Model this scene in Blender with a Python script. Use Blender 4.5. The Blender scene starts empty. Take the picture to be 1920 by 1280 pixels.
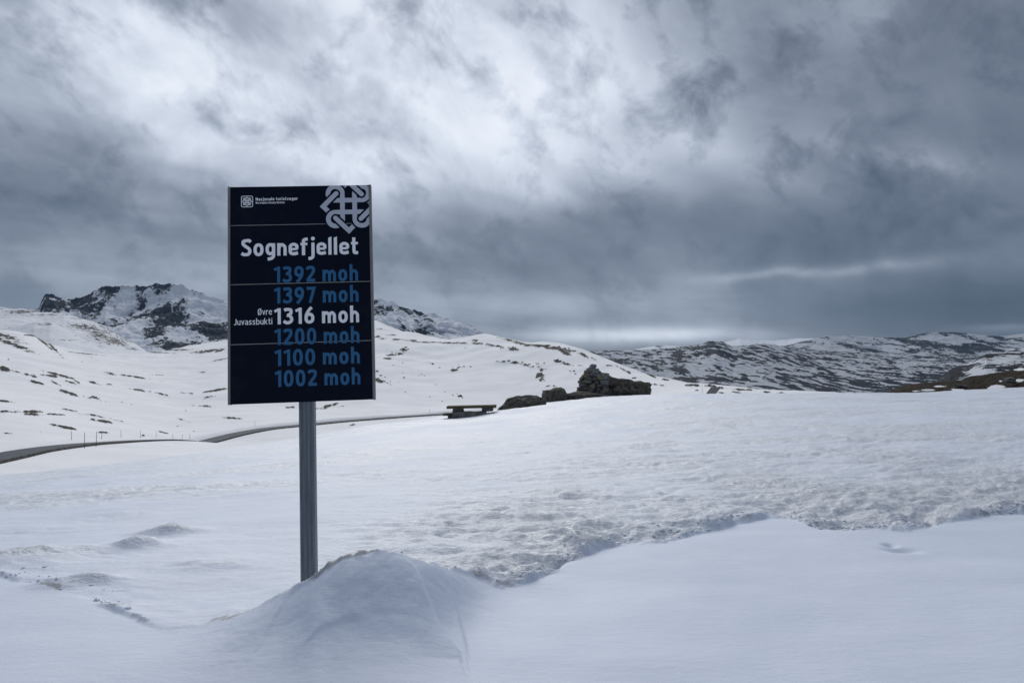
import bpy, bmesh, math, random
import numpy as np
from mathutils import Vector, Matrix, noise as mnoise

random.seed(11)
rng = np.random.default_rng(11)
scene = bpy.context.scene
COL = scene.collection

# ------------------------------------------------------------------ camera
FPX = 1400.0                       # focal length in pixels of the 1920 wide photograph
PITCH = math.radians(2.0)
CAMZ = 1.5
cam_d = bpy.data.cameras.new('camera')
cam_d.sensor_width = 36.0
cam_d.lens = 36.0 * FPX / 1920.0
cam_d.clip_start = 0.05
cam_d.clip_end = 120000.0
cam = bpy.data.objects.new('camera', cam_d)
COL.objects.link(cam)
cam.location = (0, 0, CAMZ)
cam.rotation_euler = (math.pi / 2 + PITCH, 0, 0)
scene.camera = cam

# ------------------------------------------------------------------ light and exposure
SUN_AZ, SUN_EL = math.radians(-9.0), math.radians(36.0)
scene.view_settings.view_transform = 'Standard'
scene.view_settings.look = 'None'
scene.view_settings.gamma = 1.0
scene.view_settings.exposure = 0.34
scene.view_settings.use_curve_mapping = False
scene.cycles.max_bounces = 5
scene.cycles.diffuse_bounces = 3
scene.cycles.glossy_bounces = 2
scene.cycles.volume_bounces = 0
scene.cycles.transmission_bounces = 1
sun_d = bpy.data.lights.new('sun', 'SUN')
sun_d.energy = 1.5
sun_d.angle = math.radians(45)
sun_d.color = (1.0, 0.96, 0.9)
sun = bpy.data.objects.new('sun', sun_d)
COL.objects.link(sun)
tosun = Vector((math.sin(SUN_AZ) * math.cos(SUN_EL), math.cos(SUN_AZ) * math.cos(SUN_EL), math.sin(SUN_EL)))
sun.rotation_euler = tosun.to_track_quat('Z', 'Y').to_euler()
sun.location = (0, 0, 50)


class NT:
    """small helper to write node graphs as expressions"""
    def __init__(s, tree):
        s.t = tree

    def n(s, typ, **kw):
        nd = s.t.nodes.new(typ)
        for k, v in kw.items():
            setattr(nd, k, v)
        return nd

    def link(s, sock, v):
        if hasattr(v, 'node'):
            s.t.links.new(v, sock)
        else:
            sock.default_value = v

    def m(s, op, a, b=None, c=None, clamp=False):
        nd = s.n('ShaderNodeMath', operation=op)
        nd.use_clamp = clamp
        s.link(nd.inputs[0], a)
        if b is not None:
            s.link(nd.inputs[1], b)
        if c is not None:
            s.link(nd.inputs[2], c)
        return nd.outputs[0]

    def add(s, a, b): return s.m('ADD', a, b)
    def sub(s, a, b): return s.m('SUBTRACT', a, b)
    def mul(s, a, b): return s.m('MULTIPLY', a, b)

    def xyz(s, a, b, c):
        nd = s.n('ShaderNodeCombineXYZ')
        for i, v in enumerate((a, b, c)):
            s.link(nd.inputs[i], v)
        return nd.outputs[0]

    def noise(s, vec, scale, detail=4.0, rough=0.55, dist=0.0):
        nd = s.n('ShaderNodeTexNoise')
        if vec is not None:
            s.link(nd.inputs['Vector'], vec)
        s.link(nd.inputs['Scale'], scale)
        nd.inputs['Detail'].default_value = detail
        nd.inputs['Roughness'].default_value = rough
        nd.inputs['Distortion'].default_value = dist
        return nd.outputs['Fac']

    def smooth(s, v, lo, hi, a=0.0, b=1.0):
        nd = s.n('ShaderNodeMapRange', interpolation_type='SMOOTHSTEP')
        s.link(nd.inputs[0], v)
        for i, q in enumerate((lo, hi, a, b)):
            s.link(nd.inputs[1 + i], q)
        return nd.outputs[0]

    def mix(s, f, a, b):
        nd = s.n('ShaderNodeMix', data_type='RGBA')
        s.link(nd.inputs[0], f)
        s.link(nd.inputs[6], a if hasattr(a, 'node') else (*a, 1.0)[:4])
        s.link(nd.inputs[7], b if hasattr(b, 'node') else (*b, 1.0)[:4])
        return nd.outputs[2]

    def ramp(s, f, stops):
        nd = s.n('ShaderNodeValToRGB')
        s.link(nd.inputs[0], f)
        e = nd.color_ramp.elements
        while len(e) < len(stops):
            e.new(0.5)
        for el, (p, c) in zip(e, stops):
            el.position = p
            el.color = (*c, 1.0)
        return nd.outputs[0]

    def attr(s, name):
        return s.n('ShaderNodeAttribute', attribute_name=name).outputs['Fac']


def lin(r, g, b):
    f = lambda c: (c / 255 / 12.92) if c <= 10 else ((c / 255 + 0.055) / 1.055) ** 2.4
    return (f(r), f(g), f(b))


def ray(u, v):
    """photo pixel -> (x/y, (z-camz)/y) slopes of that sight line"""
    cx, cz = (u - 960.0) / FPX, (640.0 - v) / FPX
    y = np.cos(PITCH) - cz * np.sin(PITCH)
    return cx / y, (np.sin(PITCH) + cz * np.cos(PITCH)) / y


def P(u, v, d):
    tx, tz = ray(u, v)
    return np.array([tx * d, d, CAMZ + tz * d])


def project(x, y, z):
    yy = y * np.cos(PITCH) + (z - CAMZ) * np.sin(PITCH)
    zz = -y * np.sin(PITCH) + (z - CAMZ) * np.cos(PITCH)
    return 960 + FPX * x / yy, 640 - FPX * zz / yy


# ------------------------------------------------------------------ overcast sky
def build_world():
    w = bpy.data.worlds.new('World')
    scene.world = w
    w.use_nodes = True
    t = w.node_tree
    t.nodes.clear()
    N = NT(t)
    tc = N.n('ShaderNodeTexCoord').outputs['Generated']
    sep = N.n('ShaderNodeSeparateXYZ')
    t.links.new(tc, sep.inputs[0])
    x, y, z = sep.outputs
    zc = N.m('MAXIMUM', z, 0.0)
    az = N.m('ARCTAN2', x, y)
    el = N.m('ARCSINE', N.m('MINIMUM', N.m('MAXIMUM', z, -1.0), 1.0))
    # the cloud deck: directions projected on a flat layer, streaks drawn out towards the north-east
    k = N.m('DIVIDE', 1.0, N.add(zc, 0.10))
    px, py = N.mul(x, k), N.mul(y, k)
    a = N.mul(N.add(px, py), 0.7071)
    b = N.mul(N.sub(px, py), 0.7071)
    v1 = N.xyz(N.mul(a, 0.5), b, 3.7)
    c38, s38 = math.cos(math.radians(38)), math.sin(math.radians(38))
    al = N.sub(N.mul(x, c38), N.mul(z, s38))
    ac = N.add(N.mul(x, s38), N.mul(z, c38))
    v2 = N.xyz(N.mul(al, 0.78), ac, N.mul(y, 0.8))
    v3 = N.xyz(N.mul(al, 0.85), ac, N.add(N.mul(y, 0.8), 4.0))
    n1 = N.noise(v1, 1.1, 3.0, 0.55, 0.4)
    n2 = N.noise(v2, 5.5, 5.0, 0.58, 0.35)
    n3 = N.noise(v3, 14.0, 5.0, 0.6, 0.25)
    n4 = N.noise(tc, 2.2, 4.0, 0.55, 0.6)
    # wobble so that no cloud edge is a clean ellipse
    wob = N.mul(N.sub(n2, 0.5), 0.36)
    wob2 = N.mul(N.sub(n4, 0.5), 0.22)

    def blob(u, v, su, sv, rot, amp, wb=1.0):
        tx, tz = ray(u, v)
        a0 = math.atan(tx)
        e0 = math.atan2(tz, math.sqrt(1 + tx * tx))
        c, s_ = math.cos(math.radians(rot)), math.sin(math.radians(rot))
        da = N.add(N.sub(az, a0), N.mul(wob, wb))
        de = N.add(N.sub(el, e0), N.mul(wob2, wb))
        p = N.mul(N.add(N.mul(da, c), N.mul(de, -s_)), FPX / su)
        q = N.mul(N.add(N.mul(da, s_), N.mul(de, c)), FPX / sv)
        g = N.m('EXPONENT', N.mul(N.add(N.mul(p, p), N.mul(q, q)), -1.0))
        return N.mul(g, amp)

    BLOBS = SKY_BLOBS
    tot = None
    for bl in BLOBS:
        g = blob(*bl)
        tot = g if tot is None else N.add(tot, g)
    base = N.add(N.add(0.335, N.smooth(el, 0.30, 1.1, 0.0, 0.22)), tot)   # an overcast sky brightens towards the zenith
    # thicker and thinner cloud: relief is stronger where the light comes through
    relief = N.add(N.mul(N.sub(n1, 0.5), 0.62), N.add(N.mul(N.sub(n2, 0.5), 0.80), N.mul(N.sub(n3, 0.5), 0.42)))
    # billows: rounded lumps with darker creases between them
    bil = N.add(N.mul(N.sub(0.085, N.m('ABSOLUTE', N.sub(n2, 0.5))), 0.15), N.mul(N.sub(0.07, N.m('ABSOLUTE', N.sub(n3, 0.5))), 0.45))
    relief = N.add(relief, bil)
    up = N.smooth(el, 0.01, 0.22, 0.35, 1.0)
    amp = N.mul(up, N.smooth(base, 0.25, 0.75, 0.55, 1.2))
    tt = N.add(base, N.mul(relief, amp))
    col = N.ramp(tt, [(0.0, lin(33, 43, 58)), (0.2, lin(67, 77, 92)), (0.4, lin(105, 114, 128)),
                      (0.6, lin(152, 160, 174)), (0.8, lin(195, 202, 214)), (1.0, lin(230, 234, 241))])
    sky = N.n('ShaderNodeTexSky', sky_type='NISHITA')
    sky.sun_disc = False
    sky.sun_elevation = SUN_EL
    sky.sun_rotation = SUN_AZ
    sky.altitude = 1300
    skyc = N.n('ShaderNodeMix', data_type='RGBA')
    skyc.inputs[0].default_value = 0.05
    t.links.new(col, skyc.inputs[6])
    sc = N.n('ShaderNodeVectorMath', operation='SCALE')
    t.links.new(sky.outputs[0], sc.inputs[0])
    sc.inputs['Scale'].default_value = 0.08
    t.links.new(sc.outputs[0], skyc.inputs[7])
    bg = N.n('ShaderNodeBackground')
    t.links.new(skyc.outputs[2], bg.inputs[0])
    bg.inputs[1].default_value = 1.0
    out = N.n('ShaderNodeOutputWorld')
    t.links.new(bg.outputs[0], out.inputs[0])


# photo u, v, half width, half height, rotation, brightness, wobble
SKY_BLOBS = [
    (660, 150, 420, 190, 25, 0.23, 1.0),
    (800, 200, 300, 120, 20, 0.17, 1.0),
    (1120, 200, 360, 140, 25, 0.26, 1.0),
    (230, 60, 420, 150, 25, 0.20, 1.0),
    (900, -500, 900, 600, 0, 0.26, 0.5),
    (1690, 290, 130, 22, 18, 0.18, 0.5),
    (1480, 455, 460, 60, 4, -0.09, 0.8),
    (1890, 580, 300, 48, 0, -0.30, 0.4),
    (240, 420, 330, 90, 10, -0.03, 1.0),
    (1460, 518, 120, 10, -4, 0.13, 0.3),
    (1650, 504, 110, 13, -3, 0.17, 0.35),
    (1180, 632, 230, 17, 0, 0.42, 0.15),
    (1880, 615, 60, 7, 0, 0.20, 0.1),
    (1000, 590, 460, 40, 0, 0.14, 0.3),
    (330, 545, 260, 40, 0, 0.12, 0.4),
    (120, 290, 330, 170, 10, 0.10, 0.8),
    (1150, 430, 800, 80, 3, -0.08, 0.6),
]
build_world()

# ------------------------------------------------------------------ numeric helpers
def perlin(x, y, seed=0):
    xi = np.floor(x).astype(np.int64)
    yi = np.floor(y).astype(np.int64)
    fx, fy = x - xi, y - yi
    ux = fx * fx * fx * (fx * (fx * 6 - 15) + 10)
    uy = fy * fy * fy * (fy * (fy * 6 - 15) + 10)

    def g(ix, iy, dx, dy):
        h = (ix * 374761393 + iy * 668265263 + seed * 1442695041) & 0xffffffff
        h = ((h ^ (h >> 13)) * 1274126177) & 0xffffffff
        h = h ^ (h >> 16)
        an = h * (2 * np.pi / 4294967296.0)
        return np.cos(an) * dx + np.sin(an) * dy
    a = g(xi, yi, fx, fy)
    b = g(xi + 1, yi, fx - 1, fy)
    c = g(xi, yi + 1, fx, fy - 1)
    d = g(xi + 1, yi + 1, fx - 1, fy - 1)
    return (a + (b - a) * ux + ((c + (d - c) * ux) - (a + (b - a) * ux)) * uy) * 1.5


def fbm(x, y, octv=4, gain=0.5, seed=0):
    s, a, tot = 0.0, 1.0, 0.0
    for o in range(octv):
        s = s + a * perlin(x * 2 ** o + 17.3 * o, y * 2 ** o - 9.1 * o, seed + o)
        tot += a
        a *= gain
    return s / tot


def ridged(x, y, octv=4, gain=0.5, seed=0):
    s, a, tot = 0.0, 1.0, 0.0
    for o in range(octv):
        s = s + a * (1 - 2 * np.abs(perlin(x * 2 ** o + 5.3 * o, y * 2 ** o - 3.1 * o, seed + o)))
        tot += a
        a *= gain
    return s / tot


def sstep(x, lo, hi):
    t = np.clip((x - lo) / (hi - lo), 0, 1)
    return t * t * (3 - 2 * t)


class TPS:
    def __init__(s, X, f, reg=1e-6):
        s.X = np.asarray(X, float)
        n = len(s.X)
        K = s._k(((s.X[:, None] - s.X[None]) ** 2).sum(-1)) + reg * np.eye(n)
        Q = np.c_[np.ones(n), s.X]
        A = np.block([[K, Q], [Q.T, np.zeros((3, 3))]])
        s.w = np.linalg.solve(A, np.r_[f, 0, 0, 0])

    @staticmethod
    def _k(r2):
        return r2 * np.log(r2 + 1e-12)

    def __call__(s, a, b):
        sh = a.shape
        a, b = a.ravel(), b.ravel()
        out = s.w[-3] + s.w[-2] * a + s.w[-1] * b
        for i, (px, py) in enumerate(s.X):
            out += s.w[i] * s._k((a - px) ** 2 + (b - py) ** 2)
        return out.reshape(sh)


def link(o, parent=None):
    COL.objects.link(o)
    if parent is not None:
        o.parent = parent
    return o


def grid_object(name, X, Y, Z, mat, attrs=None, wrap=False, kind='structure'):
    r, c = X.shape
    me = bpy.data.meshes.new(name)
    co = np.stack([X, Y, Z], -1).reshape(-1, 3).astype(np.float32)
    i = np.arange(r * c).reshape(r, c)
    if wrap:
        i = np.c_[i, i[:, :1]]
    q = np.stack([i[:-1, :-1], i[:-1, 1:], i[1:, 1:], i[1:, :-1]], -1).reshape(-1, 4).astype(np.int32)
    me.vertices.add(len(co))
    me.vertices.foreach_set('co', co.ravel())
    me.loops.add(q.size)
    me.loops.foreach_set('vertex_index', q.ravel())
    me.polygons.add(len(q))
    me.polygons.foreach_set('loop_start', np.arange(0, q.size, 4, dtype=np.int32))
    me.update(calc_edges=True)
    me.polygons.foreach_set('use_smooth', np.ones(len(q), bool))
    for k, v in (attrs or {}).items():
        at = me.attributes.new(k, 'FLOAT', 'POINT')
        at.data.foreach_set('value', v.astype(np.float32).ravel())
    me.materials.append(mat)
    o = link(bpy.data.objects.new(name, me))
    if kind:
        o['kind'] = kind
    return o


def mesh_object(name, verts, faces, mat, parent=None, smooth=False):
    me = bpy.data.meshes.new(name)
    me.from_pydata([tuple(map(float, v)) for v in verts], [], faces)
    me.materials.append(mat)
    if smooth:
        me.polygons.foreach_set('use_smooth', [True] * len(me.polygons))
    me.update()
    return link(bpy.data.objects.new(name, me), parent)


def bm_object(name, bm, mat, parent=None, smooth=False):
    me = bpy.data.meshes.new(name)
    bm.to_mesh(me)
    bm.free()
    me.materials.append(mat)
    if smooth:
        me.polygons.foreach_set('use_smooth', [True] * len(me.polygons))
    return link(bpy.data.objects.new(name, me), parent)


def tag(o, label, cat, group=None):
    o['label'] = label
    o['category'] = cat
    if group:
        o['group'] = group
    return o


def empty(name, loc, label, cat, group=None):
    o = bpy.data.objects.new(name, None)
    o.empty_display_size = 0.2
    o.location = [float(q) for q in loc]
    link(o)
    return tag(o, label, cat, group)


# ------------------------------------------------------------------ materials
def new_mat(name):
    m = bpy.data.materials.new(name)
    m.use_nodes = True
    t = m.node_tree
    return m, NT(t), t.nodes['Principled BSDF']


def plain(name, col, rough=0.6, metal=0.0, var=0.0, scale=8.0, bump=0.0, spec=0.5, stretch=None):
    m, N, bs = new_mat(name)
    bs.inputs['Roughness'].default_value = rough
    bs.inputs['Metallic'].default_value = metal
    bs.inputs['Specular IOR Level'].default_value = spec
    oc = N.n('ShaderNodeTexCoord').outputs['Object']
    if stretch:
        mp = N.n('ShaderNodeMapping')
        mp.inputs['Scale'].default_value = stretch
        N.t.links.new(oc, mp.inputs[0])
        oc = mp.outputs[0]
    if var:
        f = N.noise(oc, scale, 6.0, 0.65)
        f = N.smooth(f, 0.25, 0.75)
        N.link(bs.inputs['Base Color'], N.mix(f, [c * (1 - var) for c in col], [min(1, c * (1 + var)) for c in col]))
    else:
        bs.inputs['Base Color'].default_value = (*col, 1)
    if bump:
        bp = N.n('ShaderNodeBump')
        bp.inputs['Strength'].default_value = 1.0
        bp.inputs['Distance'].default_value = bump
        N.link(bp.inputs['Height'], N.noise(oc, scale * 1.7, 8.0, 0.65))
        N.link(bs.inputs['Normal'], bp.outputs[0])
    return m


def snow_near():
    m, N, bs = new_mat('near_snow')
    oc = N.n('ShaderNodeTexCoord').outputs['Object']
    crust, dirt = N.attr('crust'), N.attr('dirt')
    nb = N.noise(oc, 0.55, 5.0, 0.6)
    nf = N.noise(oc, 26.0, 6.0, 0.7)
    ng = N.noise(oc, 95.0, 3.0, 0.6)
    clean = N.mix(N.smooth(nb, 0.3, 0.7), (0.62, 0.685, 0.80), (0.69, 0.745, 0.85))
    icy = N.mix(N.smooth(nf, 0.35, 0.65), (0.54, 0.585, 0.64), (0.90, 0.92, 0.95))
    col = N.mix(N.mul(crust, 0.75), clean, icy)
    df = N.smooth(N.add(dirt, N.mul(N.sub(nf, 0.5), 1.1)), 0.42, 0.85)
    col = N.mix(N.mul(df, 0.62), col, (0.20, 0.185, 0.165))
    # single grains of grit and withered straw
    grit = N.mul(N.smooth(ng, 0.72, 0.76), N.smooth(N.add(dirt, N.mul(crust, 0.25)), 0.15, 0.6))
    col = N.mix(N.mul(grit, 0.8), col, (0.09, 0.075, 0.06))
    N.link(bs.inputs['Base Color'], col)
    N.link(bs.inputs['Roughness'], N.sub(0.62, N.mul(crust, 0.30)))
    bs.inputs['Specular IOR Level'].default_value = 0.22
    st = N.n('ShaderNodeMapping')
    st.inputs['Scale'].default_value = (0.55, 1.25, 1.0)
    N.t.links.new(oc, st.inputs[0])
    h = N.add(N.mul(N.noise(st.outputs[0], 13.0, 5.0, 0.72), N.add(0.006, N.mul(crust, 0.040))), N.mul(ng, N.add(0.0006, N.mul(crust, 0.008))))
    bp = N.n('ShaderNodeBump')
    bp.inputs['Strength'].default_value = 0.9
    bp.inputs['Distance'].default_value = 1.0
    N.link(bp.inputs['Height'], h)
    N.link(bs.inputs['Normal'], bp.outputs[0])
    return m


def snow_rock(name, snow, rock, rock2, scale, k, soft=0.06, bump=0.0, speck=0.0, speck_scale=1.0, bscale=None, stretch=(1, 1, 1)):
    """snow with bare ground where the terrain's own 'rock' value is high"""
    m, N, bs = new_mat(name)
    oc = N.n('ShaderNodeTexCoord').outputs['Object']
    mp = N.n('ShaderNodeMapping')
    mp.inputs['Scale'].default_value = stretch
    N.t.links.new(oc, mp.inputs[0])
    sv = mp.outputs[0]
    rk = N.attr('rock')
    n1 = N.noise(sv, scale, 5.0, 0.68)
    fac = N.smooth(N.add(rk, N.mul(N.sub(n1, 0.5), k)), 0.5 - soft, 0.5 + soft)
    n2 = N.noise(oc, scale * 2.5, 3.0, 0.65)
    rc = N.mix(N.smooth(n2, 0.35, 0.65), rock, rock2)
    sn = snow
    nn = N.noise(oc, scale * 0.12, 2.0, 0.55)
    sn = N.mix(N.smooth(nn, 0.3, 0.7), [c * 0.93 for c in snow], snow)
    if speck:
        sp = N.noise(sv, speck_scale, 5.0, 0.7)
        sn = N.mix(N.mul(N.smooth(sp, 0.5, 0.68), speck), sn, rock)
    N.link(bs.inputs['Base Color'], N.mix(fac, sn, rc))
    bs.inputs['Roughness'].default_value = 0.75
    bs.inputs['Specular IOR Level'].default_value = 0.03
    if bump:
        bp = N.n('ShaderNodeBump')
        bp.inputs['Strength'].default_value = 1.0
        bp.inputs['Distance'].default_value = 1.0
        bs_ = bscale or scale
        N.link(bp.inputs['Height'], N.mul(N.noise(oc, bs_, 5.0, 0.65), N.add(bump * 0.25, N.mul(fac, bump))))
        N.link(bs.inputs['Normal'], bp.outputs[0])
    return m


M_SNOW = snow_near()
M_VALLEY = snow_rock('valley_snow', (0.90, 0.91, 0.93), (0.026, 0.024, 0.024), (0.065, 0.056, 0.047), 0.7, 1.5, 0.06, 0.45, bscale=0.4)  # lighter than the near snow: patchy sunlight is put into the colour
M_LEFT = snow_rock('ridge_snow', (0.80, 0.82, 0.86), (0.05, 0.047, 0.045), (0.10, 0.09, 0.08), 0.14, 1.8, 0.06, 1.5)
M_MOUNT = snow_rock('mountain_snow', (0.78, 0.81, 0.86), (0.020, 0.027, 0.040), (0.048, 0.056, 0.070), 0.035, 0.9, 0.035, 12.0)
M_PLATEAU = snow_rock('plateau_snow', (0.47, 0.50, 0.55), (0.015, 0.022, 0.034), (0.032, 0.038, 0.050), 0.034, 1.1, 0.05, 3.0, stretch=(1, 0.45, 1))  # grey snow: cloud shadow over the right hills is painted into its colour
M_FAR = snow_rock('far_snow', (0.74, 0.77, 0.82), (0.05, 0.055, 0.065), (0.09, 0.095, 0.11), 0.012, 1.2, 0.08, 8.0)
M_SHADE = snow_rock('shoulder_snow', (0.56, 0.59, 0.64), (0.014, 0.018, 0.024), (0.034, 0.036, 0.040), 0.12, 1.2, 0.05, 1.2, stretch=(1, 0.4, 1))  # shoulder snow darkened in its colour, as if under the same cloud shadow
M_HEATH = snow_rock('heath', (0.74, 0.76, 0.80), (0.016, 0.0135, 0.011), (0.052, 0.041, 0.028), 0.9, 0.7, 0.05, 0.35, bscale=1.3)
M_GROUND = snow_rock('ground_snow', (0.7, 0.72, 0.76), (0.04, 0.04, 0.045), (0.08, 0.08, 0.08), 0.02, 0.4)
M_ASPHALT = plain('asphalt', (0.085, 0.098, 0.115), 0.7, var=0.25, scale=0.6, spec=0.05)
M_VERGE = plain('gravel_verge', (0.075, 0.072, 0.07), 0.9, var=0.7, scale=1.6, bump=0.1, spec=0.02)
M_ROCK = plain('dark_rock', (0.125, 0.11, 0.092), 0.85, var=0.75, scale=7.0, bump=0.10, spec=0.25)
M_STRATA = plain('striped_rock', (0.11, 0.10, 0.088), 0.85, var=0.75, scale=4.0, bump=0.12, spec=0.25, stretch=(1.2, 1.2, 4.0))
M_STONE_A = plain('cairn_stone', (0.155, 0.148, 0.138), 0.85, var=0.6, scale=9.0, bump=0.03, spec=0.25)
M_STONE_B = plain('lichen_stone', (0.24, 0.22, 0.155), 0.85, var=0.6, scale=9.0, bump=0.03, spec=0.25)
M_STONE_C = plain('grey_stone', (0.23, 0.23, 0.235), 0.85, var=0.5, scale=9.0, bump=0.03, spec=0.25)
M_WOOD = plain('weathered_wood', (0.085, 0.068, 0.034), 0.8, var=0.45, scale=3.0, bump=0.01, stretch=(1, 9, 9))
M_STONE_D = plain('support_stone', (0.16, 0.15, 0.135), 0.85, var=0.5, scale=6.0, bump=0.04)
M_NAVY = plain('navy_panel', (0.0012, 0.0045, 0.0150), 0.5, var=0.12, scale=2.0, spec=0.12)
def speckle(m):
    t = m.node_tree
    N = NT(t)
    bs = t.nodes['Principled BSDF']
    oc = N.n('ShaderNodeTexCoord').outputs['Object']
    src = bs.inputs['Base Color'].links[0].from_socket
    f = N.smooth(N.noise(oc, 42.0, 1.0, 0.5), 0.80, 0.83)
    g = N.mul(N.smooth(N.noise(oc, 3.0, 6.0, 0.7), 0.5, 0.8), 0.02)
    N.link(bs.inputs['Base Color'], N.mix(N.add(N.mul(f, 0.5), g), src, (0.6, 0.62, 0.66)))


speckle(M_NAVY)
M_CLOD = plain('snow_clod', (0.74, 0.775, 0.83), 0.5, var=0.12, scale=18.0, bump=0.01)
M_BLACK = plain('black_print', (0.002, 0.003, 0.006), 0.5)
M_EMBLEM = plain('silver_print', (0.50, 0.53, 0.60), 0.5, var=0.03, scale=4.0)
M_WHITE = plain('white_print', (0.93, 0.94, 0.96), 0.5, var=0.03, scale=4.0)
M_BLUE = plain('blue_print', (0.014, 0.120, 0.265), 0.5, var=0.08, scale=4.0)
M_ALU = plain('aluminium', (0.22, 0.22, 0.205), 0.5, 0.4, var=0.15, scale=5.0)
M_SEAM = plain('seam_strip', (0.62, 0.60, 0.56), 0.4, 0.3)
M_STEEL = plain('galvanised_steel', (0.16, 0.185, 0.205), 0.5, 0.25, var=0.28, scale=5.0, stretch=(14, 14, 0.7))
M_GREY = plain('grey_board', (0.085, 0.095, 0.11), 0.7, var=0.2, scale=6.0, spec=0.1)
M_STAKE = plain('dark_stake', (0.06, 0.055, 0.05), 0.8)

# ------------------------------------------------------------------ snow field round the camera
def G(u, v, z0=0.0):
    """where the sight line of a photo pixel meets the level z0"""
    tx, tz = ray(u, v)
    d = (z0 - CAMZ) / tz
    return tx * d, d


fc = [P(1700, 737, 36), P(1900, 727, 36), P(1480, 738, 38), P(1340, 747, 42), P(1200, 745, 42), P(1080, 749, 41),
      P(950, 769, 33.5), P(935, 770, 32.3), P(908, 777, 31.6), P(885, 782, 31.2), P(860, 785, 31), P(835, 787, 30.6), P(790, 790, 30), P(700, 797, 30), P(560, 829, 29), P(380, 850, 27), P(200, 872, 27), P(0, 892, 26),
      P(2300, 716, 36), P(-400, 930, 26),
      (0, 2, 0), (-3, 3, 0), (3, 3, 0), (5, 7, 0.05), (-4, 6.5, -0.08), (-10, 10, -0.6), (0, 10, -0.02), (10, 12, 0.22),
      (0, 20, -0.3), (15, 25, 0.38), (-12, 20, -1.35),
      P(1900, 800, 80), P(1500, 830, 80), P(1200, 850, 80), P(900, 890, 80), P(600, 930, 80), P(300, 960, 75), P(0, 980, 72), P(-500, 1060, 72), P(2600, 790, 80),
      (0, -12, 0), (-20, -20, -0.6), (20, -20, 0.8), (-60, -60, -6), (60, -60, 3), (0, -70, -2), (-70, 0, -9), (70, 0, 3)]
fc = np.array([list(map(float, q)) for q in fc])
TP = TPS(fc[:, :2] / 20.0, fc[:, 2], 1e-4)

EDGE = [(-500, 1010), (-100, 1040), (0, 1062), (60, 1078), (120, 1098), (200, 1128), (250, 1150), (300, 1168), (360, 1178), (400, 1168), (470, 1142), (530, 1112), (560, 1097), (590, 1080),
        (620, 1052), (650, 1032), (690, 1020), (740, 1022), (790, 1034), (850, 1056), (900, 1078), (950, 1093), (985, 1088), (1020, 1070), (1060, 1052),
        (1100, 1040), (1150, 1018), (1180, 1010), (1230, 1012), (1280, 1006), (1330, 992), (1390, 978), (1450, 966), (1490, 972), (1530, 990), (1600, 992), (1660, 990),
        (1720, 990), (1780, 978), (1830, 970), (1920, 966), (2050, 960), (2400, 950)]
BUMPU = [0, 340, 390, 450, 510, 560, 610, 650, 690, 740, 790, 830, 860, 890, 930, 960]
BUMPH = [0, 0, .02, .07, .13, .21, .31, .385, .415, .405, .36, .28, .18, .09, .02, 0]
eu = np.array([e[0] for e in EDGE], float)
ev = np.array([e[1] for e in EDGE], float)
ez = 0.04 + np.interp(eu, BUMPU, BUMPH)
ex, ey = G(eu, ev, ez)
eaz, er = np.arctan2(ex, ey), np.hypot(ex, ey)
azs = np.arctan((np.array(BUMPU, float) - 960) / FPX)


def smooth_table(xs, ys, sig, n=4000):
    g = np.linspace(xs[0] - 0.3, xs[-1] + 0.3, n)
    f = np.interp(g, xs, ys)
    k = int(4 * sig / (g[1] - g[0])) + 1
    ker = np.exp(-0.5 * (np.arange(-k, k + 1) * (g[1] - g[0]) / sig) ** 2)
    f = np.convolve(np.pad(f, k, mode='edge'), ker / ker.sum(), mode='valid')
    return g, f


MGX, MGY = smooth_table(azs, BUMPH, 0.024)
EGX, EGY = smooth_table(eaz, er, 0.006)


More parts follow.
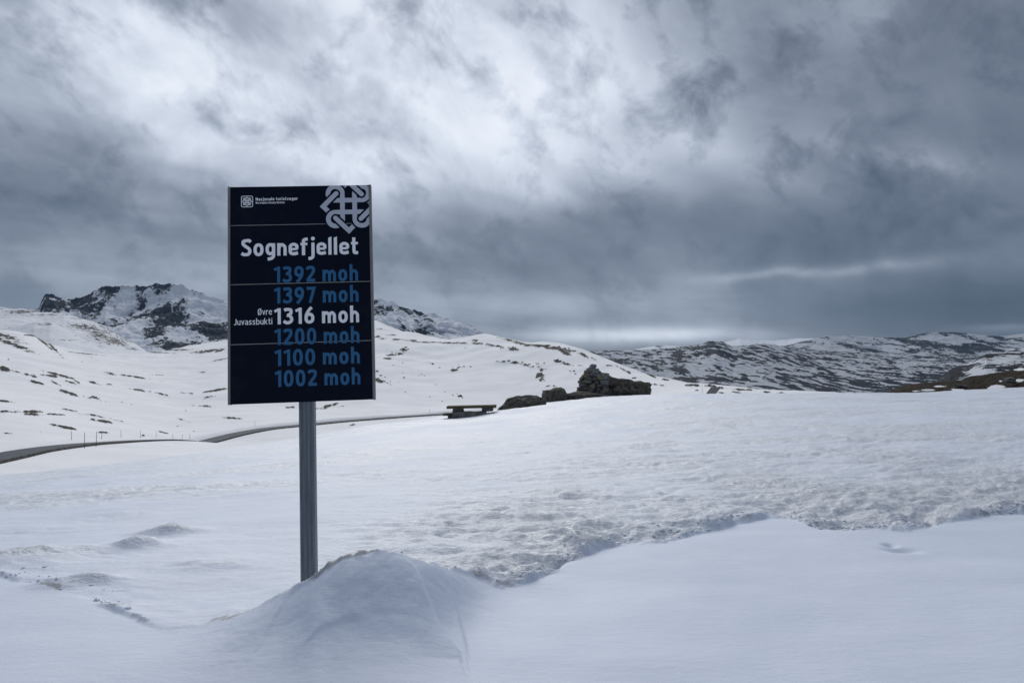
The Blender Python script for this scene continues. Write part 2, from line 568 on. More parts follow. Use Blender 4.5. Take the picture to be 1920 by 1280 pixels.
def ground_detail(x, y):
    az, r = np.arctan2(x, y), np.hypot(x, y)
    rw = r + 0.16 * fbm(x * 2.1, y * 2.1, 5, 0.65, seed=5) * (0.25 + 0.75 * sstep(np.abs(az + 0.19), 0.10, 0.2))
    re = np.interp(az, EGX, EGY)
    s = rw - re
    front = np.abs(az) < 1.0
    near = np.exp(-np.maximum(r - 9, 0) / 14.0)
    # drift in front of the post
    hm = np.interp(az, MGX, MGY)
    prof = np.where(s < 0, 1 / (1 + (np.minimum(s, 0) / 0.60) ** 2) ** 1.9, 0.45 + 0.55 * np.exp(-(np.maximum(s, 0) / 0.16) ** 2))
    prof = np.where(s > 0, prof * np.exp(-(np.maximum(s - 0.15, 0) / 0.7) ** 2), prof)
    z = hm * prof * front
    # crust: rough behind the ploughed edge
    patch = fbm(x * 0.42, y * 0.3, 3, seed=21)
    cm = sstep(s + 0.10 * fbm(x * 5, y * 5, 3, seed=23), -0.06, 0.16)
    belt = np.exp(-np.maximum(s - 2.0, 0) / 3.6)
    cm = cm * np.clip(np.maximum(belt * (0.9 + 1.1 * patch), 0.38 + 0.9 * patch), 0, 1)
    farc = 0.75 * sstep(r, 7.5, 11) * np.clip(0.55 + 1.5 * fbm(x * 0.18, y * 0.5, 3, seed=25), 0, 1)
    left = sstep(-az, 0.12, 0.34) * sstep(r, 4.0, 5.0)
    cm = np.maximum(cm * (1 - 0.86 * left), farc)
    # far crust belt
    cm = cm * front
    # small scarp on the edge
    eh = 0.045 * np.clip(0.35 + 2.2 * fbm(x * 1.1, y * 1.1, 3, seed=31), 0, 1.4) * (1 - np.exp(-((az + 0.19) / 0.09) ** 2) * 0.6)
    eh = eh * (1 - np.exp(-((az + 0.405) / 0.055) ** 4))
    z = z + front * np.where(s > -0.04, eh * sstep(s, -0.03, 0.05) * np.exp(-np.maximum(s, 0) / 0.9), 0)
    # lumps and hollows
    lump = 0.10 * fbm(x * 0.9, y * 1.9, 4, seed=41) + 0.05 * ridged(x * 1.7, y * 3.6, 3, seed=51) - 0.012
    fine = 0.020 * fbm(x * 6, y * 12, 4, 0.6, seed=61)
    z = z + cm * (0.35 + 0.65 * near) * (1 + 0.45 * np.exp(-(s / 1.1) ** 2)) * (lump + fine * np.exp(-r / 14.0))
    pits = np.clip(ridged(x * 1.9, y * 2.4, 2, seed=71) - 0.55, 0, 1)
    pm = sstep(fbm(x * 0.5, y * 0.8, 2, seed=73), -0.05, 0.25)
    z = z - cm * near * 0.10 * pits * pm
    # wind ripples of the packed snow
    z = z + (1 - cm) * (0.012 * fbm(x * 0.7, y * 0.9, 3, seed=81)) * np.minimum(1, r / 3)
    z = z + (1 - cm) * front * 0.035 * fbm(x * 0.55, y * 0.75, 3, seed=82) * sstep(r, 2.0, 4.0) * np.exp(-hm * 6)
    z = z + 0.035 * fbm(x * 0.16, y * 0.22, 3, seed=83) * np.minimum(1, r / 6)
    sas = fbm(x * 0.9, y * 2.4, 4, 0.6, seed=85)
    z = z + 0.030 * sas * sstep(r, 7, 14) * np.exp(-np.maximum(r - 30, 0) / 20)
    z = z + 0.05 * fbm(x * 0.5, y * 0.5, 4, 0.6, seed=87) * sstep(r, 18, 30)
    # things one by one: hollow at the post, lone crust mounds, a footprint
    def bump(u, v, rx, ry, h, z0=0.0):
        bx, by = G(u, v, z0)
        return h * np.exp(-((x - bx) / rx) ** 2 - ((y - by) / ry) ** 2)
    px_, py_ = POST_X, POST_Y
    z = z - 0.11 * np.exp(-(((x - px_ - 0.03) ** 2 + (y - py_ - 0.02) ** 2) / 0.13 ** 2) ** 1.5)
    b1 = bump(265, 1015, 0.22, 0.16, 1) + bump(320, 985, 0.30, 0.13, 1)
    b2 = bump(50, 1030, 0.55, 0.34, 1) + bump(150, 1090, 0.3, 0.14, 0.7) + bump(400, 1060, 0.35, 0.2, 0.45)
    b1, b2 = np.clip(b1, 0, 1), np.clip(b2, 0, 1)
    z = z + 0.07 * b1 + 0.05 * b2
    z = z + (b1 + b2) * (0.6 * lump + fine)
    cm = np.clip(np.maximum(cm, np.maximum(b1, b2) * 0.95), 0, 1)
    z = z - bump(1690, 1036, 0.13, 0.07, 0.045) - bump(1668, 1026, 0.05, 0.05, 0.05)
    # creases the wind has cut into the drift
    def crease(pts, h, w, zs):
        px, py = [], []
        for (u, v), zz in zip(pts, zs):
            a_, b_ = G(u, v, zz)
            px.append(a_)
            py.append(b_)
        dmin = np.full(x.shape, 9.0)
        sg = np.zeros(x.shape)
        tt = np.zeros(x.shape)
        n = len(px) - 1
        sel = (r > 2.4) & (r < 5.5) & (az > -0.6) & (az < 0.2)
        xs, ys = x[sel], y[sel]
        dm, sgs, ts = np.full(xs.shape, 9.0), np.zeros(xs.shape), np.zeros(xs.shape)
        for i in range(n):
            dx, dy = px[i + 1] - px[i], py[i + 1] - py[i]
            L2 = dx * dx + dy * dy
            t = np.clip(((xs - px[i]) * dx + (ys - py[i]) * dy) / L2, 0, 1)
            ddx, ddy = xs - px[i] - t * dx, ys - py[i] - t * dy
            d = np.hypot(ddx, ddy)
            k = d < dm
            dm = np.where(k, d, dm)
            sgs = np.where(k, np.sign(dx * ddy - dy * ddx), sgs)
            ts = np.where(k, (i + t) / n, ts)
        sd = dm * sgs
        fade = np.sin(np.pi * np.clip(ts, 0.02, 0.98)) ** 0.5
        f = np.where(sd > 0, np.exp(-(sd / w) ** 2 * 8), np.exp(-(sd / (w * 4.5)) ** 2))
        out = np.zeros(x.shape)
        out[sel] = h * f * fade
        return out
    z = z + crease([(735, 1045), (775, 1090), (810, 1140), (840, 1185), (855, 1210), (862, 1235)], 0.030, 0.04, [.36, .26, .17, .10, .06, .03])
    z = z + crease([(790, 1050), (835, 1080), (855, 1130), (866, 1180), (874, 1225)], 0.020, 0.04, [.30, .22, .14, .07, .03])
    z = z + crease([(690, 1145), (640, 1155), (600, 1185), (570, 1220), (550, 1260)], 0.009, 0.04, [.20, .18, .12, .06, .03])
    z = z + crease([(575, 1120), (540, 1150), (510, 1185), (480, 1230)], 0.015, 0.06, [.16, .10, .06, .02])
    # dirt: melted out along the edge, on the crest of the drift and in thin patches
    dirt = np.exp(-((s - 0.03) / 0.06) ** 2) * np.clip(0.25 + 1.6 * fbm(x * 1.7, y * 1.7, 3, seed=91), 0, 1) * front
    dirt = dirt + cm * near * np.clip(0.9 * fbm(x * 0.8, y * 1.5, 3, seed=95) - 0.02, 0, 1) * np.exp(-np.maximum(s, 0) / 2.0) * 0.9
    dirt = dirt + np.exp(-((s - 0.015) / 0.045) ** 2) * np.exp(-((az + 0.235) / 0.075) ** 4) * np.clip(0.55 + 1.2 * fbm(x * 4, y * 4, 3, seed=97), 0, 1)
    z = z + np.exp(-((s - 0.02) / 0.06) ** 2) * np.exp(-((az + 0.235) / 0.085) ** 4) * (0.02 + 0.035 * fbm(x * 11, y * 11, 3, 0.6, seed=98))
    dirt = dirt + 0.22 * cm * np.exp(-(s / 0.7) ** 2)
    dirt = dirt + b2 * 0.25
    dirt = dirt + b1 * 0.35 + bump(410, 1150, 0.07, 0.06, 0.8, 0.08) + bump(235, 1140, 0.09, 0.06, 0.6)
    return z, np.clip(cm, 0, 1), np.clip(dirt, 0, 1)


POST_X, POST_Y = P(572, 1080, 4.72)[:2]


def build_field():
    dense = np.radians(np.linspace(-43, 43, 900))
    rest = np.radians(np.linspace(43, 317, 62)[1:-1])
    az = np.r_[dense, rest]
    rr = np.linspace(0, 1, 4001)
    rad = np.exp(np.log(2.2) + rr * (np.log(82) - np.log(2.2)))
    Fd = 0.55 * (np.log(rad) - np.log(2.2)) / (np.log(82 / 2.2)) + 0.45 * (1 / 2.2 - 1 / rad) / (1 / 2.2 - 1 / 82)
    r = np.interp(np.linspace(0, 1, 690), Fd, rad)
    r = np.r_[[0.02, 0.4, 0.8, 1.2, 1.5, 1.75, 1.95, 2.1], r]
    A, R_ = np.meshgrid(az, r)
    X, Y = R_ * np.sin(A), R_ * np.cos(A)
    Z = TP(X / 20.0, Y / 20.0)
    dz, cm, dirt = ground_detail(X, Y)
    Z = Z + dz
    return grid_object('snow_field', X, Y, Z, M_SNOW, {'crust': cm, 'dirt': dirt}, wrap=True)


def field_z(x, y):
    xa, ya = np.array([float(x)]), np.array([float(y)])
    return float((TP(xa / 20.0, ya / 20.0) + ground_detail(xa, ya)[0])[0])


build_field()

# a wide sheet under everything, out to the horizon
def build_ground():
    az = np.linspace(-np.pi, np.pi, 181)[:-1]
    r = np.exp(np.linspace(np.log(55), np.log(24500), 70))
    A, R_ = np.meshgrid(az, r)
    X, Y = R_ * np.sin(A), R_ * np.cos(A)
    Z = -14 - 330 * sstep(np.log(R_), np.log(55), np.log(2200)) + 0.02 * R_ * fbm(X / 900, Y / 900, 3, seed=3) * sstep(R_, 300, 3000) * 0.6
    Z = np.minimum(Z, -14)
    rk = 0.45 + 0.5 * fbm(X / 300, Y / 300, 3, seed=9)
    grid_object('ground', X, Y, Z, M_GROUND, {'rock': rk}, wrap=True)


build_ground()

# ------------------------------------------------------------------ valley, road and the hill behind
ROAD = [(-420, 960, 48), (-200, 896, 62), (0, 855, 84), (50, 845, 94), (100, 837.5, 104), (150, 832, 115), (200, 828.5, 127), (250, 825.5, 141), (300, 824, 155),
        (340, 826, 168), (372, 829.5, 178), (400, 824, 186), (440, 814, 196), (500, 803, 210), (560, 797, 224), (630, 790, 240), (700, 784.5, 256),
        (770, 779.5, 270), (835, 775.5, 284), (900, 772, 298), (980, 769, 315)]
VC = ROAD + [
    (-420, 1040, 34), (0, 895, 55), (150, 866, 72), (300, 856, 85), (450, 842, 110), (560, 826, 130), (700, 806, 150), (850, 795, 180), (1000, 780, 200), (1200, 770, 150), (1350, 762, 110),
    (1500, 756, 90), (1700, 775, 90), (2000, 800, 90),
    # left slope
    (-420, 860, 90), (-420, 740, 220), (-420, 650, 450), (-420, 600, 650), (-420, 640, 1100), (-420, 640, 1800),
    (0, 822, 118), (0, 780, 150), (0, 735, 230), (0, 695, 340), (0, 660, 470), (0, 634, 590), (0, 622, 680), (0, 650, 950), (0, 670, 1800),
    (60, 622 + 6, 690), (60, 700, 340), (60, 770, 180), (86, 643, 690), (113, 658, 700), (100, 680, 1800),
    (150, 800, 165), (150, 750, 260), (150, 700, 410), (150, 672, 580), (160, 661, 760), (160, 668, 1000),
    (270, 800, 200), (270, 760, 290), (270, 715, 430), (270, 682, 640), (270, 663, 860), (270, 672, 1200), (270, 690, 1800),
    (350, 808, 205), (350, 770, 300), (350, 720, 440), (350, 680, 640), (350, 654, 880), (350, 668, 1200),
    (430, 785, 250), (430, 735, 380), (430, 690, 550), (430, 660, 720), (430, 638, 880), (430, 655, 1200), (430, 690, 1800),
    # hill right of the sign
    (560, 760, 330), (560, 700, 470), (560, 650, 640), (560, 620, 800), (560, 645, 1150),
    (705, 763, 310), (705, 730, 380), (705, 690, 460), (705, 650, 560), (705, 626, 640), (705, 604, 760), (705, 640, 1150), (705, 690, 1800),
    (736, 620, 730), (786, 629, 690), (827, 640, 650), (846, 639, 640), (885, 634, 640), (908, 628, 640), (930, 632, 620), (953, 638, 590), (976, 644, 560), (1011, 645, 540), (1045, 649, 520),
    (1068, 652, 500), (1091, 660, 480), (1125, 675, 450), (1154, 683, 425), (1197, 697, 390), (1239, 707, 355), (1271, 715, 325), (1303, 720, 300), (1350, 722, 280), (1410, 727, 260), (1485, 733, 240), (1600, 741, 220),
    (835, 757, 330), (835, 720, 410), (835, 685, 490), (835, 655, 580),
    (900, 645, 570), (960, 655, 515), (960, 758, 330), (960, 715, 400), (960, 685, 455), (1050, 740, 350), (1050, 710, 390), (1050, 680, 440),
    (1130, 735, 320), (1130, 705, 380), (1200, 735, 290), (1200, 715, 340), (1290, 738, 220), (1380, 740, 190), (1480, 744, 170),
    (850, 690, 1000), (1000, 700, 850), (1125, 730, 700), (1271, 780, 520), (1410, 800, 420), (1600, 820, 400), (2000, 850, 400), (1000, 720, 1800), (1500, 800, 1800), (2000, 830, 1800),
]
vt = np.array([(*ray(u, v), d) for u, v, d in VC])
TV = TPS(np.c_[vt[:, 0] / 0.25, np.log(vt[:, 2]) / 0.8], vt[:, 1], 1e-4)

rd = np.array([P(u, v, d) for u, v, d in ROAD])
# a smooth road centre line
def resample(p, step):
    q = [p[0]]
    for i in range(len(p) - 1):
        p0, p1, p2, p3 = p[max(i - 1, 0)], p[i], p[i + 1], p[min(i + 2, len(p) - 1)]
        n = max(2, int(np.linalg.norm(p2 - p1) / step))
        for j in range(1, n + 1):
            t = j / n
            q.append(0.5 * ((2 * p1) + (-p0 + p2) * t + (2 * p0 - 5 * p1 + 4 * p2 - p3) * t * t + (-p0 + 3 * p1 - 3 * p2 + p3) * t ** 3))
    return np.array(q)


RDL = resample(rd, 4.0)

PATCH = [  # bare ground melted out: photo u, v, half width, half height, slope of its long side in degrees
    (10, 630, 34, 6, 15), (25, 646, 38, 6, 18), (60, 629, 14, 3, 0), (75, 636, 32, 4, 38), (100, 652, 22, 3, 42),
    (8, 692, 16, 6, 10), (35, 698, 27, 3, 12), (110, 703, 24, 3, 12), (95, 705, 14, 3, 5), (68, 717, 14, 3, 12), (105, 719, 9, 2, 25), (133, 717, 9, 2, 15),
    (146, 717, 7, 2, 30), (173, 717, 12, 2.5, 12), (206, 721, 5, 1.5, 0), (215, 703, 12, 1.5, 3), (250, 706, 38, 2.6, 6), (297, 703, 14, 1.3, 0),
    (132, 738, 19, 3.5, 15), (155, 745, 5, 2, 0), (168, 746, 5, 2, 0), (181, 747, 7, 2.5, 25), (220, 746, 6, 1.2, 0),
    (262, 732, 20, 2, 8), (295, 737, 26, 2.5, 10), (350, 737, 14, 1.3, 0), (398, 733, 32, 3, -12), (388, 745, 12, 3, -12), (380, 761, 16, 3, 0),
    (415, 674, 20, 2, -15), (395, 658, 30, 5, -8), (385, 641, 28, 2, -8), (380, 698, 9, 1.6, 0),
    (15, 753, 22, 2.5, 3), (38, 772, 32, 4, -3), (58, 777, 12, 3, 0), (103, 777, 14, 2, 0), (135, 770, 15, 1.5, 8), (158, 777, 10, 1.6, 0), (177, 779, 14, 2, 10),
    (193, 790, 18, 3, 8), (220, 788, 12, 1.6, 12), (122, 801, 24, 3, 8), (193, 811, 9, 2, 0), (310, 812, 18, 1.7, 12), (335, 785, 9, 2, 20), (350, 789, 7, 1.6, 20),
    (435, 784, 14, 3, 0), (20, 813, 12, 1.3, 0), (160, 663, 30, 1.3, 3), (300, 661, 22, 2, 0), (335, 656, 28, 2, -5),
    (758, 655, 9, 3.6, 0), (741, 664.5, 16, 2.6, -5), (728, 673, 9, 3, 0), (709, 617, 7, 1.6, 0), (732, 628, 9, 2, 0), (708, 631, 9, 3, 0), (718, 635, 7, 1.6, 0),
    (745, 637, 13, 2, 3), (770, 638, 13, 1.6, 0), (800, 642, 27, 1.6, 2), (840, 643, 27, 2, 3), (870, 643, 16, 2, 0), (890, 644, 27, 2.3, 5), (925, 648, 27, 2.6, 10),
    (960, 654, 15, 3.6, 5), (890, 638, 7, 2, 0), (960, 639, 32, 2, 14), (985, 646, 27, 3, 12), (1015, 648, 27, 3, 5), (1035, 652, 22, 4, 5), (1055, 655, 17, 4.5, 10),
    (1075, 659, 17, 3, 20), (1095, 666, 13, 3, 30), (1060, 662, 9, 3, 20), (1073, 667, 6, 2.6, 40), (935, 678, 9, 1.2, 0), (950, 679, 13, 2.6, 0), (965, 680, 9, 2.6, 8),
    (985, 684, 15, 3, 12), (998, 688, 7, 3, 0), (1007, 682, 11, 1.6, 15), (1018, 692, 9, 2.6, 0), (1013, 703, 9, 5, 0), (1018, 712, 7, 4, 0), (1005, 707, 6, 2, 0),
    (1048, 678, 11, 3, 10), (1060, 682, 11, 2, 10), (1085, 686, 15, 1.3, 0), (1074, 697, 7, 2.6, 20), (1078, 702, 5, 3, 0), (860, 690, 9, 2.6, -25), (852, 694, 7, 2.6, 0),
    (868, 688, 5, 2, 0), (1030, 724, 13, 2.2, 0), (1112, 672, 7, 1.8, 30), (1165, 691, 15, 2.2, 30), (1178, 698, 6, 2.6, 30), (1139, 685, 11, 1.6, 5), (1189, 709, 5, 1.8, 0),
    (1220, 704, 19, 1.6, 22), (1247, 712, 7, 2, 10), (1235, 722, 11, 1.6, 8), (1310, 723, 22, 3, 3), (1335, 724, 15, 2.5, 5), (1350, 727, 22, 2, 5), (1308, 732, 6, 1.6, 0),
    (1355, 737, 16, 1.7, 8), (1345, 742, 20, 1.5, 4), (1400, 731, 27, 1.7, 2), (1430, 735, 22, 1.4, 4), (1380, 736, 12, 1.4, 10), (1318, 739, 6, 1.6, 0), (1460, 737, 17, 1.2, 4),
    (620, 760, 20, 2.6, -15), (598, 766, 12, 2, 0), (642, 762, 6, 2, 0), (660, 797, 9, 1.6, -15), (545, 764, 10, 2, 0),
    (706, 712, 10, 4, 20), (718, 716, 9, 3, 0),
]


def build_valley():
    tx = np.linspace(ray(-620, 700)[0], ray(1750, 700)[0], 930)
    ld = np.linspace(np.log(36), np.log(1900), 400)
    T, L = np.meshgrid(tx, ld)
    D = np.exp(L)
    S = TV(T / 0.25, L / 0.8)
    X, Y, Z = T * D, D, CAMZ + S * D
    # rolling relief, weak so that the sky line keeps its place
    rel = 0.010 * D * fbm(X / 70, Y / 70, 4, seed=101) * sstep(D, 60, 300) * 0.7
    Z = Z + rel
    # bench for the road
    dm = np.full(X.shape, 1e9)
    zr = np.zeros(X.shape)
    sel = (D < 420)
    xs, ys = X[sel], Y[sel]
    d_, z_ = np.full(xs.shape, 1e9), np.zeros(xs.shape)
    for i in range(len(RDL) - 1):
        p, q = RDL[i], RDL[i + 1]
        dx, dy = q[0] - p[0], q[1] - p[1]
        t = np.clip(((xs - p[0]) * dx + (ys - p[1]) * dy) / (dx * dx + dy * dy + 1e-9), 0, 1)
        dd = np.hypot(xs - p[0] - t * dx, ys - p[1] - t * dy)
        k = dd < d_
        d_ = np.where(k, dd, d_)
        z_ = np.where(k, p[2] + t * (q[2] - p[2]), z_)
    dm[sel] = d_
    zr[sel] = z_
    w = 1 - sstep(dm, 3.6, 9.0)
    Z = Z * (1 - w) + (zr - 0.18) * w
    droad = np.interp(T, rd[:, 0] / rd[:, 1], rd[:, 1])
    lower = (D < droad) & (dm > 2.4) & (dm < 34)
    Z = np.where(lower, Z - np.maximum(0, Z - (zr - 0.16 - 0.03 * np.minimum(dm, 12))) * (1 - sstep(dm, 16, 34)), Z)
    U, V = project(X, Y, Z)
    rock = np.zeros(X.shape)
    for (u, v, a, b, rot) in PATCH:
        if u < 440:
            a, b, rot = a * 1.25, b * 0.72, rot + 3      # long thin ledges on the left slope
        c, s_ = math.cos(math.radians(rot)), math.sin(math.radians(rot))
        du, dv = U - u, V - v
        k = (np.abs(du) < a * 2.2 + 4) & (np.abs(dv) < a * 0.9 + b * 3)
        if not k.any():
            continue
        p = (du[k] * c + dv[k] * s_) / (a * 1.0)
        q = (-du[k] * s_ + dv[k] * c) / (b * 0.92)
        rock[k] = np.maximum(rock[k], 0.80 * np.exp(-(p * p + q * q) * 0.8))
    rock = rock * sstep(dm, 4, 6)
    br = fbm(X / np.clip(D * 0.012, 1.2, 6), Y / np.clip(D * 0.03, 3, 14), 4, 0.65, seed=115)
    rock = np.where(rock > 0.04, rock * 1.0 + 1.0 * br * np.minimum(1, rock * 2.2), 0)
    # bare ground is a little proud of the melting snow and knobbly
    Z = Z + sstep(rock, 0.3, 0.7) * (0.25 + 0.5 * np.abs(fbm(X / 2.6, Y / 2.6, 3, seed=111))) * np.minimum(1.0, D / 300)
    rock = rock + 0.10 * fbm(X / 25, Y / 25, 3, seed=121) * sstep(D, 100, 200) * 0.6
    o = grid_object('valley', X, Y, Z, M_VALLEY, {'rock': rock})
    return tx, X, Y, Z, V


VTX, VX, VY, VZ, VV = build_valley()


def on_valley(u, v):
    """the point of the valley terrain that a photo pixel shows"""
    t = ray(u, v)[0]
    j = int(np.clip(np.searchsorted(VTX, t), 1, len(VTX) - 1))
    col = VV[:, j]
    lim = np.minimum.accumulate(col)
    k = np.argmax(lim <= v) if (lim <= v).any() else int(np.argmin(col))
    return np.array([VX[k, j], VY[k, j], VZ[k, j]])


def build_road():
    p = RDL
    tg = np.gradient(p[:, :2], axis=0)
    tg /= np.linalg.norm(tg, axis=1)[:, None]
    nr = np.c_[tg[:, 1], -tg[:, 0]]            # to the right of travel: downhill side towards the viewer
    prof = [(-2.5, 0.0), (0.0, 0.06), (2.5, 0.0)]
    X = np.stack([p[:, 0] + nr[:, 0] * a for a, _ in prof])
    Y = np.stack([p[:, 1] + nr[:, 1] * a for a, _ in prof])
    Z = np.stack([p[:, 2] + b for _, b in prof])
    o = grid_object('road', X, Y, Z, M_ASPHALT)
    jit = np.array([perlin(np.array([i * 0.31]), np.array([0.5]), 7)[0] for i in range(len(p))])
    offs = [(2.5, -0.002), (2.58, 0.06), (2.66, 0.03), (2.85, -0.30)]
    X = np.stack([p[:, 0] + nr[:, 0] * (a + (0.15 * jit if i else 0)) for i, (a, _) in enumerate(offs)])
    Y = np.stack([p[:, 1] + nr[:, 1] * (a + (0.15 * jit if i else 0)) for i, (a, _) in enumerate(offs)])
    Z = np.stack([p[:, 2] + b for _, b in offs])
    grid_object('road_verge', X, Y, Z, M_VERGE)
    # ploughed snow bank on the uphill side
    offs = [(-2.55, -0.02), (-3.2, 0.35), (-4.2, 0.75), (-5.2, 0.70), (-7.5, 0.1)]
    X = np.stack([p[:, 0] + nr[:, 0] * a for a, _ in offs])
    Y = np.stack([p[:, 1] + nr[:, 1] * a for a, _ in offs])
    Z = np.stack([p[:, 2] + b * (0.7 + 0.6 * np.abs(jit)) for _, b in offs])
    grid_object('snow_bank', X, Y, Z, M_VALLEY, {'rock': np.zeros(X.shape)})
    return nr


ROAD_NR = build_road()

# ------------------------------------------------------------------ ridges and mountains farther off
def ridge(name, crest, dc, db, vb, mat, step=2.2, rows=120, amp=0.0, scale=100.0, warp=0.0, rockf=None, power=1.0, seed=0, sky=0.0, back=1.5, drop=0.5, fine=0.0):
    """a mountainside with its crest on the given sky line at distance dc(u) and its foot at db(u)"""
    cu = np.array([c[0] for c in crest], float)
    cv = np.array([c[1] for c in crest], float)
    u = np.arange(cu[0], cu[-1] + step, step)
    v = np.interp(u, cu, cv)
    v = v + sky * fbm(u / 14.0, u * 0 + seed * 1.7, 4, 0.6, seed=seed + 2)
    dcu = dc(u) if callable(dc) else np.full(u.shape, float(dc))
    dbu = db(u) if callable(db) else np.full(u.shape, float(db))
    vbu = np.interp(u, [p[0] for p in vb], [p[1] for p in vb])
    nb = max(6, rows // 6)
    t = np.r_[np.linspace(0, 1, rows), 1 + np.linspace(0, 1, nb + 1)[1:] * (back - 1)]
    U, T = np.meshgrid(u, t)
    tf = np.minimum(T, 1.0)
    txc, tzc = ray(u, v)
    txb, tzb = ray(u, vbu)
    D = dbu + (dcu - dbu) * T
    zc, zb = CAMZ + tzc * dcu, CAMZ + tzb * dbu
    Z = zb + (zc - zb) * tf ** power
    Z = Z - np.maximum(T - 1, 0) * drop * np.abs(zc - zb + 1) * 2.0
    X = txc * D
    win = np.sin(np.pi * np.clip(T / 1.02, 0, 1)) ** 0.6
    if warp:
        # buttresses and gullies: push the face to and fro
        wv = ridged(X / (scale * 1.6), T * 1.3 + seed, 3, seed=seed + 5)
        D = D + warp * wv * win
        X = txc * D
    if amp:
        Z = Z + amp * win * fbm(X / scale, D / scale, 5, 0.55, seed=seed + 7)
    if fine:
        Z = Z + fine * fbm(X / (scale * 0.12), D / (scale * 0.12), 4, 0.6, seed=seed + 8) * np.minimum(1, T * 4)
    U2, V2 = project(X, D, Z)
    gy = np.abs(np.gradient(Z, axis=0)) / (np.abs(np.gradient(D, axis=0)) + 1e-3)
    gx = np.abs(np.gradient(Z, axis=1)) / (np.abs(np.gradient(X, axis=1)) + 1e-3)
    rock = rockf(X, D, Z, T, U2, V2, np.hypot(gy, gx)) if rockf else np.zeros(X.shape)
    return grid_object(name, X, D, Z, mat, {'rock': rock})


def blobs(U, V, lst):
    o = np.zeros(U.shape)
    for (u, v, a, b, s_) in lst:
        o = o + s_ * np.exp(-((U - u) / a) ** 2 - ((V - v) / b) ** 2)
    return o


# the massif on the left, its top in the cloud
CRM = [(-420, 600), (-250, 590), (-80, 585), (30, 582), (73, 577), (79, 560), (85, 550), (92, 552), (101, 553), (118, 558), (137, 561), (146, 559), (154, 555), (166, 550), (178, 545), (188, 538), (199, 533),
       (210, 534), (220, 536), (238, 533), (252, 535), (267, 533), (282, 532), (297, 530), (307, 532), (315, 527), (324, 530), (333, 533), (341, 534), (349, 539), (383, 549), (425, 564), (470, 578), (520, 588), (560, 585),
       (610, 573), (660, 562), (701, 560), (720, 563), (747, 568), (770, 581), (793, 587), (816, 589), (838, 596), (860, 601), (873, 608), (896, 619), (910, 627), (940, 642), (980, 655)]


def rock_mount(X, D, Z, T, U, V, sl):
    n = ridged(X / 260 + D / 700, D / 620, 4, 0.55, seed=301)
    m = fbm(X / 300 - D / 900, D / 420, 4, 0.6, seed=305)
    r = 0.20 + 0.42 * n + 0.55 * m
    r = r + 0.75 * blobs(U, V, [(100, 565, 30, 22, .42), (150, 580, 22, 30, .28), (205, 542, 26, 12, .22), (215, 605, 40, 30, .10), (318, 545, 40, 24, .20), (300, 620, 26, 40, .20), (350, 620, 70, 22, .16), (420, 630, 40, 14, .20),
                         (250, 640, 26, 26, -.30), (190, 625, 30, 12, -.30), (380, 565, 40, 22, -.40), (270, 550, 30, 18, -.16), (225, 585, 26, 14, -.12), (250, 595, 30, 10, .12),
                         (730, 585, 40, 16, .08), (760, 610, 50, 16, .02), (800, 600, 22, 12, .12), (720, 565, 40, 8, -.3), (760, 595, 90, 40, -.12), (850, 615, 40, 18, -.35), (795, 625, 20, 12, .22), (710, 600, 20, 10, -.1)])
    return r


ridge('mountain', CRM, 6200, 4300, [(-420, 680), (270, 672), (600, 665), (980, 670)], M_MOUNT, 1.25, 190, amp=110, scale=900, warp=420, rockf=rock_mount, power=1.25, seed=31, sky=2.6, fine=38)


def rock_left(X, D, Z, T, U, V, sl):
    r = 0.10 + 0.30 * fbm(X / 90, D / 160, 4, 0.6, seed=311)
    return r + blobs(U, V, [(150, 612, 36, 9, .42), (190, 625, 34, 14, .46), (225, 640, 26, 10, .40), (60, 583, 60, 3.0, .38), (110, 590, 50, 2.6, .45), (150, 596, 30, 3, .36), (10, 578, 40, 2, .35), (30, 586, 30, 2, .25), (250, 655, 16, 5, .3)])


ridge('ridge', [(-420, 560), (-200, 568), (0, 576), (45, 580), (74, 585), (119, 588), (143, 594), (178, 604), (196, 610), (220, 626), (255, 645), (275, 659), (300, 672)], 1500, 1050,
      [(-420, 665), (300, 690)], M_LEFT, 1.6, 90, amp=9, scale=160, rockf=rock_left, power=0.8, seed=41, sky=0.7, fine=2.0)


def rock_hump(X, D, Z, T, U, V, sl):
    r = 0.05 + 0.30 * fbm(X / 60, D / 90, 4, 0.6, seed=321)
    return r + blobs(U, V, [(80, 607, 26, 4, .5), (30, 615, 26, 3, .38), (118, 637, 46, 2.2, .46), (165, 642, 30, 2.2, .4), (190, 650, 20, 3, .3), (60, 620, 14, 2.5, .25), (145, 628, 10, 6, .45)])


ridge('hump', [(-420, 640), (-120, 630), (0, 617), (39, 610), (65, 604), (95, 604), (112, 611), (128, 619), (154, 636), (200, 652), (240, 664)], 1000, 800,
      [(-420, 680), (240, 690)], M_LEFT, 1.6, 70, amp=4, scale=90, rockf=rock_hump, power=0.7, seed=51, sky=0.5, fine=1.0)

# very far white ranges
ridge('far_range', [(1000, 668), (1100, 663), (1180, 656), (1229, 648), (1240, 646.5), (1271, 648.5), (1310, 650), (1359, 641), (1389, 634), (1421, 637), (1455, 637.5), (1500, 634), (1560, 636), (1700, 640), (2300, 640)],
      21000, 15000, [(1000, 675), (2300, 668)], M_FAR, 1.5, 50, amp=150, scale=2500, power=1.0, seed=61, sky=0.8,
      rockf=lambda X, D, Z, T, U, V, sl: 0.22 + 0.45 * fbm(X / 900, D / 1500, 4, 0.6, seed=331) + blobs(U, V, [(1236, 650, 9, 3, .4)]))


